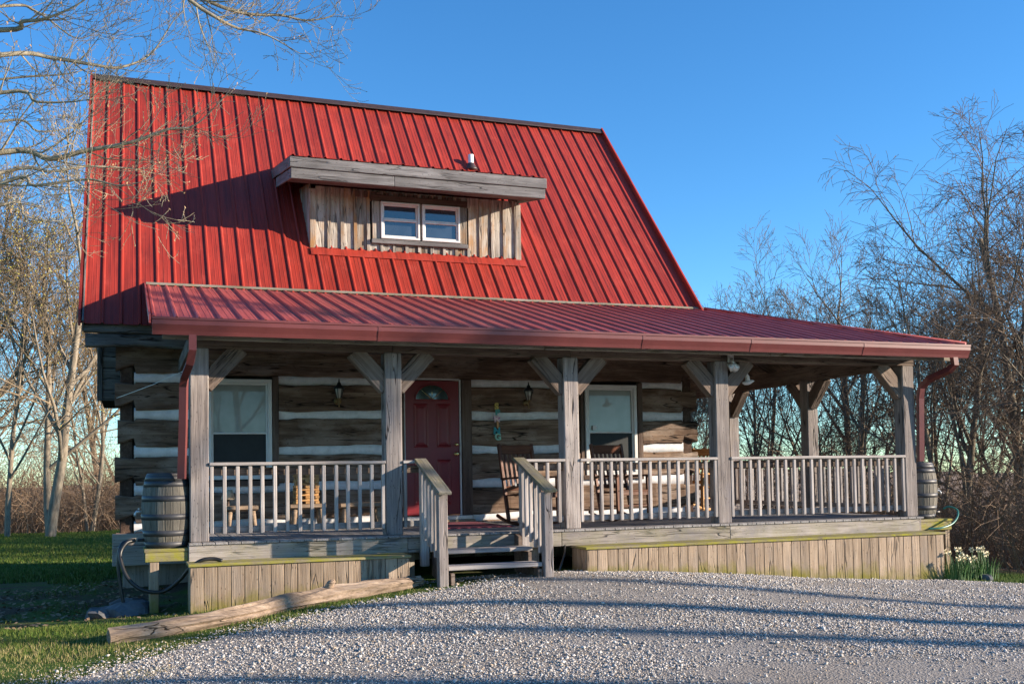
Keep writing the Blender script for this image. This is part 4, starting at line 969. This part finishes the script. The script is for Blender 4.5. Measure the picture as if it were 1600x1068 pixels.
# ---------------------------------------------------------------- gravel stones and grass (stuff)
def scatter_gravel(n):
    rs = np.random.RandomState(5); P = []
    oct_v = np.array([(1, 0, 0), (-1, 0, 0), (0, 1, 0), (0, -1, 0), (0, 0, 1), (0, 0, -1)], float)
    oct_f = np.array([(0, 2, 4), (2, 1, 4), (1, 3, 4), (3, 0, 4), (2, 0, 5), (1, 2, 5), (3, 1, 5), (0, 3, 5)])
    pts = []
    while len(pts) < n:
        y = 4.3 + 7.4*rs.rand()**0.85; x = -2.2+15.5*rs.rand()
        if x > 1.16*y+2.5: continue
        xl = drive_left(y)
        e = x-xl
        e += 0.35*noise.noise(Vector((x*1.3, y*1.3, 11)))
        if e < -0.8: continue
        if e < 0.35 and rs.rand() > ((e+0.8)/1.15)**1.6: continue
        yb = drive_back(x)
        if y > yb - 0.0: continue
        dn = noise.noise(Vector((x*0.35, y*1.3, 4)))+0.4*noise.noise(Vector((x*1.5, y*3, 6)))
        if dn > -0.05 and rs.rand() < min(0.9, 0.40+dn*1.8)*(0.5 if x < 4 else 1.0): continue
        pts.append((x, y, gz(x, y)+0.008))
    pts = np.array(pts); n = len(pts)
    sz = 0.0040+0.0080*rs.rand(n)**2.4; sz[rs.rand(n) < 0.04] *= 1.7
    V = oct_v[None]*(0.65+0.7*rs.rand(n, 6, 1))
    V = V*np.stack([1+0.4*rs.rand(n), 1+0.3*rs.rand(n), 0.55+0.4*rs.rand(n)], 1)[:, None]*sz[:, None, None]
    V += (rs.rand(n, 6, 3)-0.5)*sz[:, None, None]*0.5
    a = rs.rand(n)*6.283; b = (rs.rand(n)-0.5)*1.2; c, s = np.cos(a), np.sin(a); cb, sb = np.cos(b), np.sin(b)
    x, y, z = V[..., 0], V[..., 1], V[..., 2]
    y, z = y*cb[:, None]-z*sb[:, None], y*sb[:, None]+z*cb[:, None]
    x, y = x*c[:, None]-y*s[:, None], x*s[:, None]+y*c[:, None]
    V = np.stack([x, y, z+sz[:, None]*0.35], 2)+pts[:, None]
    F = (oct_f[None]+(np.arange(n)*6)[:, None, None]).reshape(-1, 3)
    me = bpy.data.meshes.new('gravel'); me.vertices.add(n*6); me.vertices.foreach_set('co', V.reshape(-1))
    me.loops.add(len(F)*3); me.loops.foreach_set('vertex_index', F.reshape(-1).astype(np.int32))
    me.polygons.add(len(F)); me.polygons.foreach_set('loop_start', np.arange(len(F), dtype=np.int32)*3)
    at = me.attributes.new('tone', 'FLOAT', 'POINT'); at.data.foreach_set('value', np.repeat(rs.rand(n), 6))
    me.update(calc_edges=True)
    mt, nt, bb = new_mat('gravel_stone'); an = nt.nodes.new('ShaderNodeAttribute'); an.attribute_name = 'tone'
    c = ramp(nt, an.outputs['Fac'], [(0.0, (0.20, 0.183, 0.165)), (0.25, (0.34, 0.315, 0.288)), (0.6, (0.47, 0.44, 0.41)), (0.85, (0.62, 0.59, 0.56)), (0.93, (0.39, 0.30, 0.215))])
    nt.links.new(c, bb.inputs['Base Color']); bb.inputs['Roughness'].default_value = 0.85
    o = link('gravel', me, mt); tag(o, 'pale grey crushed stone gravel covering the driveway', 'gravel', kind='stuff')
scatter_gravel(165000)

def grass():
    rs = np.random.RandomState(9); pts = []
    def add(n, x0, x1, y0, y1, f):
        k = 0; tries = 0
        while k < n and tries < n*12:
            tries += 1; x = x0+(x1-x0)*rs.rand(); y = y0+(y1-y0)*rs.rand()
            if f(x, y): pts.append((x, y, gz(x, y)-0.005, f(x, y))); k += 1
    def near(x, y):
        e = drive_left(y)-x
        if y > 13.0 and x > -0.2: return 0
        if y > 11.4 and x > 0.55: return 0
        nn = noise.noise(Vector((x*0.9, y*0.9, 2)))
        if e < 0: return 0.5 if (e > -0.75 and nn > 0.12+0.2*e and y < 11.4) else 0
        soil = (y > 11.75 and y < 20) 
        if soil and nn < 0.08: return 0
        if -0.4 < x < 0.5 and y > 11.8: return 0
        return 1.0 if nn > 0.0 else (0.4 if rs.rand() < 0.45 else 0)
    add(44000, -3.0, 3.2, 7.0, 11.6, near)
    add(16000, -6.0, 0.6, 11.6, 20.0, near)
    add(52000, -6.5, 0.1, 19.0, 44.0, lambda x, y: 1.0)
    add(7000, 10.6, 13.5, 9.2, 11.9, lambda x, y: 1.0 if y > drive_back(x)+0.02 else 0)
    add(1500, 0.6, 2.9, 11.15, 11.44, lambda x, y: 1.0)
    add(500, 3.0, 9.5, 6, 11.3, lambda x, y: 0.5 if noise.noise(Vector((x*1.6, y*2.2, 7))) > 0.62 else 0)
    P = np.array(pts); n = len(P); far = (P[:, 1] > 18)
    h = (0.018+0.034*rs.rand(n))*np.where(far, 1.5, 1.0)*np.where(far, 1.1, 1.0)*(0.5+0.5*P[:, 3]); w = np.where(far, 0.014, 0.0030)*(0.8+0.6*rs.rand(n))
    a = rs.rand(n)*6.283; l = (rs.rand(n)-0.3)*0.05; a2 = rs.rand(n)*6.283
    V = np.zeros((n, 3, 3)); V[:] = P[:, None, :3]
    V[:, 0, 0] -= np.cos(a)*w; V[:, 0, 1] -= np.sin(a)*w; V[:, 1, 0] += np.cos(a)*w; V[:, 1, 1] += np.sin(a)*w
    V[:, 2, 0] += np.cos(a2)*l; V[:, 2, 1] += np.sin(a2)*l; V[:, 2, 2] += h
    F = np.arange(n*3, dtype=np.int32)
    me = bpy.data.meshes.new('grass'); me.vertices.add(n*3); me.vertices.foreach_set('co', V.reshape(-1)); me.loops.add(n*3); me.loops.foreach_set('vertex_index', F)
    me.polygons.add(n); me.polygons.foreach_set('loop_start', np.arange(n, dtype=np.int32)*3)
    tone = rs.rand(n)*0.6+0.4*(1-P[:, 3]); tone += np.where(rs.rand(n) < np.clip((10.9-P[:, 1])/1.6, 0, 0.85), 0.5, 0)
    at = me.attributes.new('tone', 'FLOAT', 'POINT'); at.data.foreach_set('value', np.repeat(np.clip(tone+0.08, 0, 1), 3)); me.update(calc_edges=True)
    mt, nt, bb = new_mat('grass_blade'); an = nt.nodes.new('ShaderNodeAttribute'); an.attribute_name = 'tone'
    c = ramp(nt, an.outputs['Fac'], [(0.0, (0.04, 0.085, 0.010)), (0.4, (0.085, 0.14, 0.02)), (0.7, (0.16, 0.165, 0.045)), (1.0, (0.32, 0.26, 0.13))])
    nt.links.new(c, bb.inputs['Base Color']); bb.inputs['Roughness'].default_value = 0.7; bb.inputs['Specular IOR Level'].default_value = 0.2
    o = link('grass', me, mt); tag(o, 'short patchy spring grass around the cabin', 'grass', kind='stuff')
grass()
def litter():
    rs = np.random.RandomState(13); V = []; F = []
    for i in range(1500):
        x = -3.5+4.0*rs.rand(); y = 11.5+5*rs.rand()
        if x > 0.5: continue
        z = gz(x, y)+0.008; a = rs.rand()*6.28; s = 0.015+0.025*rs.rand(); u = Vector((math.cos(a), math.sin(a), rs.rand()-.5))*s; v = Vector((-math.sin(a), math.cos(a), rs.rand()-.5))*s*0.6; p = Vector((x, y, z+0.006)); b = len(V)
        V += [p-u, p+v, p+u, p-v]; F.append((b, b+1, b+2, b+3))
    o = link('leaf_litter', mesh('leaf_litter', V, F), plain('dry_leaf', (0.26, 0.17, 0.10), 0.9, nscale=3, var=0.5)); tag(o, 'scattered dry leaves on bare soil left of the cabin', 'leaves', kind='stuff')
litter()

# ---------------------------------------------------------------- trees
def rot_dir(d, ang, rs):
    o = d.orthogonal().normalized(); o = Matrix.Rotation(rs.uniform(0, 6.283), 3, d) @ o
    return (d*math.cos(ang)+o*math.sin(ang)).normalized()
def grow(T, Cw, buds, p, d, r, L, lvl, mx, rs, par):
    nseg = 7 if lvl == 0 else (5 if lvl == 1 else 4 if lvl == 2 else 3); pts = [p.copy()]; rad = [r]; q = p.copy(); dd = d.copy()
    for i in range(nseg):
        wd = par['wander']*(0.5 if lvl == 0 else 1.0)
        dd = (dd+Vector((rs.uniform(-1, 1), rs.uniform(-1, 1), rs.uniform(-1, 1)))*wd+Vector((0, 0, par['up'][min(lvl, 3)]))).normalized()
        q = q+dd*(L/nseg); pts.append(q.copy()); t = (i+1)/nseg; rad.append(max(par['rmin'], r*(1-(0.62 if lvl == 0 else 0.75)*t)))
    V, F = (T if lvl < 2 else Cw)
    tube_geo(V, F, pts, rad, 7 if lvl == 0 else 5 if lvl == 1 else 3, False)
    if lvl >= mx:
        if buds is not None and rs.random() < par['bud']:
            for b_ in range(2):
                c = pts[-1-b_]; s = par['budsize']; b = len(buds[0]); e = Vector((rs.uniform(-1, 1), rs.uniform(-1, 1), rs.uniform(-1, 1))).normalized()*s; g = e.orthogonal().normalized()*s*0.5
                buds[0].extend([c-e, c+g, c+e, c-g]); buds[1].append((b, b+1, b+2, b+3))
        return
    nch = par['n'][lvl]
    for k in range(nch):
        lo = par['lo'] if lvl == 0 else 0.2
        t = lo+(1-lo)*(k+rs.random())/nch; f = t*nseg; i = min(int(f), nseg-1); c = pts[i].lerp(pts[i+1], f-i)
        base = (pts[i+1]-pts[i]).normalized(); ang = R(rs.uniform(*par['ang'])) * (1.1-0.35*t)
        ch = rot_dir(base, ang, rs); cl = L*rs.uniform(0.42, 0.72)*(1.12-0.55*t) if lvl == 0 else L*rs.uniform(0.45, 0.75)*(1.05-0.4*t)
        grow(T, Cw, buds, c, ch, max(par['rmin'], rad[i]*rs.uniform(0.45, 0.65)), cl, lvl+1, mx, rs, par)
tree_cache = {}
def tree_meshes(key, H, r, par, seed, mx=4, forks=1):
    if key in tree_cache: return tree_cache[key]
    rs = random.Random(seed); T = ([], []); Cw = ([], []); B = ([], [])
    for f in range(forks):
        d = Vector((rs.uniform(-.1, .1), rs.uniform(-.1, .1), 1)).normalized()
        if forks > 1: d = Vector((0.22*math.cos(f*2.4+seed), 0.22*math.sin(f*2.4+seed), 1)).normalized()
        grow(T, Cw, B, Vector((0.06*f, 0, -0.4)), d, r*(1 if f == 0 else 0.75), H*(1 if f == 0 else rs.uniform(.75, .95)), 0, mx, rs, par)
    res = (mesh('trunk', T[0], T[1], True), mesh('crown', Cw[0], Cw[1], True), mesh('buds', B[0], B[1]) if B[0] else None)
    tree_cache[key] = res; return res
PT = dict(wander=0.16, up=[0.05, 0.10, 0.05, 0.02], rmin=0.006, n=[10, 7, 6, 5], lo=0.22, ang=(28, 58), bud=0.5, budsize=0.04)
PS = dict(PT, wander=0.17, up=[0.07, 0.10, 0.05, 0.02], n=[11, 6, 5, 4], ang=(26, 54), bud=0.0, rmin=0.0055)
PD = dict(PT, wander=0.2, up=[0.05, 0.0, -0.10, -0.16], n=[12, 7, 6, 5], ang=(30, 62), bud=0.0, rmin=0.005)
KINDS = {'spread': (9.0, 0.17, PT, 41, 4, 1), 'fork': (9.5, 0.16, PT, 43, 4, 2), 'slim': (8.5, 0.10, PS, 47, 4, 1), 'slim2': (8.0, 0.09, PS, 53, 4, 2), 'droop': (9.5, 0.15, PD, 59, 4, 2), 'slim3': (7.5, 0.08, PS, 61, 4, 3)}
def tree(kind, x, y, sc, rz, label, group, bk, tw, bud=None, z=None, sxy=1.0):
    me = tree_meshes(kind, *KINDS[kind]) 
    zz = gz(x, y) if z is None else z
    t = empty('bare_tree', (x, y, zz)); tag(t, label, 'tree', group)
    w = Matrix.Translation((x, y, zz)) @ Matrix.Rotation(rz, 4, 'Z') @ Matrix.Diagonal((sc*sxy, sc*sxy, sc, 1))
    for nm, mm, mat in (('trunk', me[0], bk), ('crown', me[1], tw), ('buds', me[2], bud)):
        if mm is None or mat is None: continue
        o_ = link(nm, mm, mat, w, t); o_.material_slots[0].link = 'OBJECT'; o_.material_slots[0].material = mat
        if nm == 'buds': o_['kind'] = 'stuff'
    return t
bt, tt, bg, tg_ = M['bark_tan'], M['twig_tan'], M['bark_grey'], M['twig_grey']
GL = 'bare trees beyond the lawn'
lefts = [('fork', -2.75, 41.0, 1.25, 0.4, 'tan forked bare tree at the lawn edge left of the cabin corner', bt, tt),
         ('spread', -5.3, 43.5, 1.4, 2.0, 'tall bare tree with yellow buds at the left edge of the lawn', bt, tt),
         ('slim', -4.2, 42.0, 1.1, 1.0, 'slender bare tree left of the forked tan tree', bt, tt),
         ('slim2', -1.5, 45.0, 1.1, 3.0, 'twin stemmed slim bare tree nearest the cabin corner', bt, tt),
         ('spread', -8.5, 52.0, 1.5, 4.0, 'farther spreading bare tree behind the budding tree', bt, tt),
         ('fork', -0.9, 55.0, 1.25, 5.0, 'far forked bare tree peeking beside the log corner', bt, tt),
         ('slim3', -6.6, 48.0, 1.35, 2.2, 'three stemmed bare tree deep in the left woods', bt, tt)]
for k, x, y, s, rz, lab, b_, w_ in lefts: tree(k, x, y, s, rz, lab, GL, b_, w_, M['bud'])
GR = 'bare trees behind the porch'
rights = [('droop', 21.8, 20.6, 1.12, 0.3, 'tallest bare tree with drooping twigs at the right edge'),
          ('fork', 19.6, 21.0, 0.82, 1.3, 'forked bare tree left of the tallest drooping tree'),
          ('spread', 19.5, 24.5, 0.8, 2.6, 'spreading bare tree above the right end of the gutter'),
          ('slim', 20.5, 31.0, 1.0, 0.7, 'slender upright bare tree behind the porch roof hip'),
          ('slim2', 18.0, 28.0, 0.85, 4.2, 'twin stemmed bare tree seen between the right porch posts'),
          ('slim3', 20.3, 27.0, 0.9, 2.9, 'three stemmed bare tree seen left of the corner post'),
          ('slim', 17.2, 30.0, 0.85, 5.5, 'slim bare tree in the opening beside the side porch post'),
          ('slim2', 15.6, 28.0, 0.75, 1.9, 'slim bare tree in the narrow gap by the cabin corner'),
          ('droop', 23.0, 21.5, 0.85, 3.6, 'low tangled bare tree right of the corner downspout'),
          ('fork', 26.5, 24.0, 1.15, 2.2, 'tall forked bare tree behind the drooping tree at the frame edge'),
          ('slim2', 24.0, 25.5, 1.0, 0.6, 'twin stemmed bare tree between the two tallest right trees'),
          ('spread', 24.5, 31.0, 1.1, 1.2, 'farthest spreading bare tree in the right woods'),
          ('slim3', 18.6, 33.0, 0.95, 4.8, 'far three stemmed bare tree rising behind the purple roof hip')]
for k, x, y, s, rz, lab in rights: tree(k, x, y, s, rz, lab, GR, bg, tg_, None)
# trees along the far side of the drive, out of the picture, that shade the gravel and the roof
PP = dict(PT, wander=0.12, n=[7, 4, 4, 3], lo=0.6, bud=0.0, rmin=0.006, up=[0.12, 0.10, 0.05, 0.02])
KINDS['open'] = (14.0, 0.19, PP, 71, 3, 1); KINDS['open2'] = (14.5, 0.17, PP, 73, 3, 1)
for i, (k, x, y, s, rz, lab) in enumerate([('open', 27.6, -1.5, 1.0, 0.5, 'nearest tall open crowned bare tree across the drive'), ('open2', 32.0, -4.5, 1.1, 1.5, 'second tall open crowned bare tree across the drive'), ('open', 28.4, -4.8, 1.05, 2.5, 'tall bare tree across the drive closest to the viewpoint'), ('open2', 36.0, -4.8, 1.15, 4.4, 'farthest tall bare tree across the drive to the right')]):
    tree(k, x, y, s, rz, lab, 'trees across the drive', bg, tg_, None)

for k, x, y, s, rz, lab in (('fork', -3.0, -13.0, 1.0, 0.5, 'forked bare tree behind the viewpoint at the left'), ('spread', 4.5, -17.0, 1.15, 1.9, 'spreading bare tree straight behind the viewpoint'), ('fork', -11.0, -18.0, 1.2, 2.9, 'forked bare tree far behind the viewpoint at the left')):
    tree(k, x, y, s, rz, lab, 'trees behind the viewpoint', bg, tg_, None)

# overhanging tree at the left: trunk outside the frame, limbs reaching in
def overhang():
    rs = random.Random(77); t = empty('overhanging_tree', (-4.2, 9.5, gz(-4.2, 9.5))); tag(t, 'bare budding tree reaching over the roof from the left edge', 'tree')
    ax = m.to_3x3(); f_ = 1624.0
    def px(u, v, Y):
        d = fw + r2*((u-800)/f_) - u2*((v-665)/f_); return d*(Y/d.y)+Vector((0, 0, 1.6))
    T = ([], []); Cw = ([], []); B = ([], [])
    top = Vector((-3.9, 9.6, 9.5)); base = Vector((-4.2, 9.5, gz(-4.2, 9.5)-0.3))
    tr = spline([base, (-4.25, 9.5, 1.5), (-4.1, 9.55, 4.0), (-4.0, 9.6, 6.5), top], 5)
    tube_geo(T[0], T[1], tr, [0.24-0.17*i/(len(tr)-1) for i in range(len(tr))], 9)
    limbs = [(3.2, 0.05, [(0, 238, 9.6), (78, 248, 9.5), (135, 235, 9.4), (202, 223, 9.3), (263, 202, 9.2), (304, 196, 9.2), (348, 155, 9.1)]),
             (4.6, 0.045, [(0, 47, 9.3), (34, 34, 9.2), (67, 30, 9.1), (111, 13, 9.0), (150, -12, 8.9)]),
             (4.0, 0.042, [(0, 86, 10.2), (84, 91, 10.4), (145, 101, 10.5), (189, 105, 10.6), (236, 84, 10.7), (270, 34, 10.8), (287, 17, 10.8)]),
             (3.7, 0.036, [(0, 145, 9.0), (57, 159, 8.9), (111, 159, 8.8), (142, 155, 8.7)]),
             (3.9, 0.03, [(0, 124, 10.8), (101, 116, 10.9), (145, 105, 11.0)]),
             (2.8, 0.036, [(0, 270, 10.3), (78, 268, 10.4), (135, 260, 10.5), (202, 263, 10.6), (236, 270, 10.6)]),
             (2.6, 0.033, [(0, 287, 8.9), (54, 290, 8.8), (135, 280, 8.7), (189, 290, 8.6), (236, 280, 8.5)]),
             (5.6, 0.05, [(120, -160, 9.0), (240, -60, 9.1), (297, 0, 9.2), (337, 27, 9.2), (371, 44, 9.3), (415, 54, 9.3), (469, 84, 9.3)]),
             (5.4, 0.045, [(150, -120, 9.9), (270, -30, 10.0), (337, 7, 10.0), (388, 22, 10.1), (439, 24, 10.1), (479, 32, 10.1), (520, 24, 10.1), (526, 3, 10.2)]),
             (4.4, 0.033, [(0, 10, 10.9), (60, 20, 11.0), (120, 60, 11.0), (165, 40, 11.0)]),
             (2.4, 0.03, [(0, 320, 11.0), (40, 338, 11.1), (90, 345, 11.2), (130, 330, 11.2)]),
             (3.1, 0.03, [(0, 190, 10.9), (60, 205, 11.0), (110, 200, 11.1), (170, 185, 11.2)])]
    par = dict(PT, n=[0, 0, 4, 3], bud=0.5, budsize=0.013, rmin=0.0022, wander=0.2, ang=(25, 60), up=[0, 0, 0.12, 0.10])
    for ht, r, pl in limbs:
        at_ = tr[min(len(tr)-1, int((len(tr)-1)*min(1, ht/7.5)+1))]
        P = [px(*q) for q in pl]; mid = at_.lerp(P[0], 0.5)+Vector((0, 0, -0.15)); path = spline([at_, mid] + P, 5); k = len(path)
        rad = [max(0.004, r*0.68*(1-0.9*i/(k-1))) for i in range(k)]; tube_geo(T[0], T[1], path, rad, 6)
        for i in range(6, k):
            for _ in range(1):
                if rs.random() < 0.62:
                    base_d = (path[min(i+1, k-1)]-path[i-1]).normalized(); d = rot_dir(base_d, R(rs.uniform(25, 60)), rs)
                    grow(T, Cw, B, path[i], d, max(0.0035, rad[i]*0.45), rs.uniform(0.25, 0.75), 2, 4, rs, par)
    link('trunk', mesh('trunk', T[0], T[1], True), M['bark_pale'], None, t); link('crown', mesh('crown', Cw[0], Cw[1], True), M['bark_pale'], None, t); tag(link('buds', mesh('buds', B[0], B[1]), M['budred'], None, t), kind='stuff')
overhang()

# brush thickets (uncountable)
def brush(name, label, pts_f, n, hh, seed, mat, rmin=0.006):
    rs = random.Random(seed); V = []; F = []
    for i in range(n):
        x, y, s = pts_f(rs); p = Vector((x, y, gz(x, y)-0.05)); d = Vector((rs.uniform(-.6, .6), rs.uniform(-.6, .6), 1)).normalized(); L = rs.uniform(*hh)*s; r = rs.uniform(0.6, 1.7)*rmin
        pts = [p]; q = p.copy()
        for k in range(4): d = (d+Vector((rs.uniform(-1, 1), rs.uniform(-1, 1), rs.uniform(-.9, .5)))*0.3).normalized(); q = q+d*L/4; pts.append(q.copy())
        tube_geo(V, F, pts, [r, r*.9, r*.75, r*.6, r*.35], 3, False)
        for k in range(6):
            j = rs.randint(1, 3); c = pts[j].lerp(pts[j+1], rs.random()); e = rot_dir(d, R(rs.uniform(25, 80)), rs); l = L*rs.uniform(0.15, 0.42); mid = c+e*l*0.5+Vector((rs.uniform(-.1, .1), rs.uniform(-.1, .1), rs.uniform(-.1, .1)))*l
            tube_geo(V, F, [c, mid, c+e*l], [r*.55, r*.45, r*.3], 3, False)
    o = link(name, mesh(name, V, F), mat); tag(o, label, 'brush', kind='stuff')
def right_pts(rs):
    while True:
        x = rs.uniform(11.6, 24); y = rs.uniform(11.5, 21)
        if x < 0.75*y+1.2 and y < 15: continue
        if y > drive_back(x)+1.3 and not (x < 12.4 and y < 13.5) and not (x < 12.2): return x, y, 1.0
brush('brush', 'dense brown brush right of the porch', right_pts, 2500, (0.9, 2.5), 5, M['brush'])
brush('brush', 'brown brush line beyond the lawn at the left', lambda rs: (rs.uniform(-12, 4), 43+13*rs.random()**0.7, 0.5+rs.random()), 3000, (1.2, 4.2), 6, M['brush_tan'], 0.012)
brush('brush', 'far brown undergrowth behind the porch railing', lambda rs: (rs.uniform(11.5, 34), rs.uniform(21, 36), 1.1), 1900, (0.8, 2.6), 8, M['brush'], 0.011)

if False:
    print('TRIS', sum(len(p.vertices)-2 for me in bpy.data.meshes for p in me.polygons))
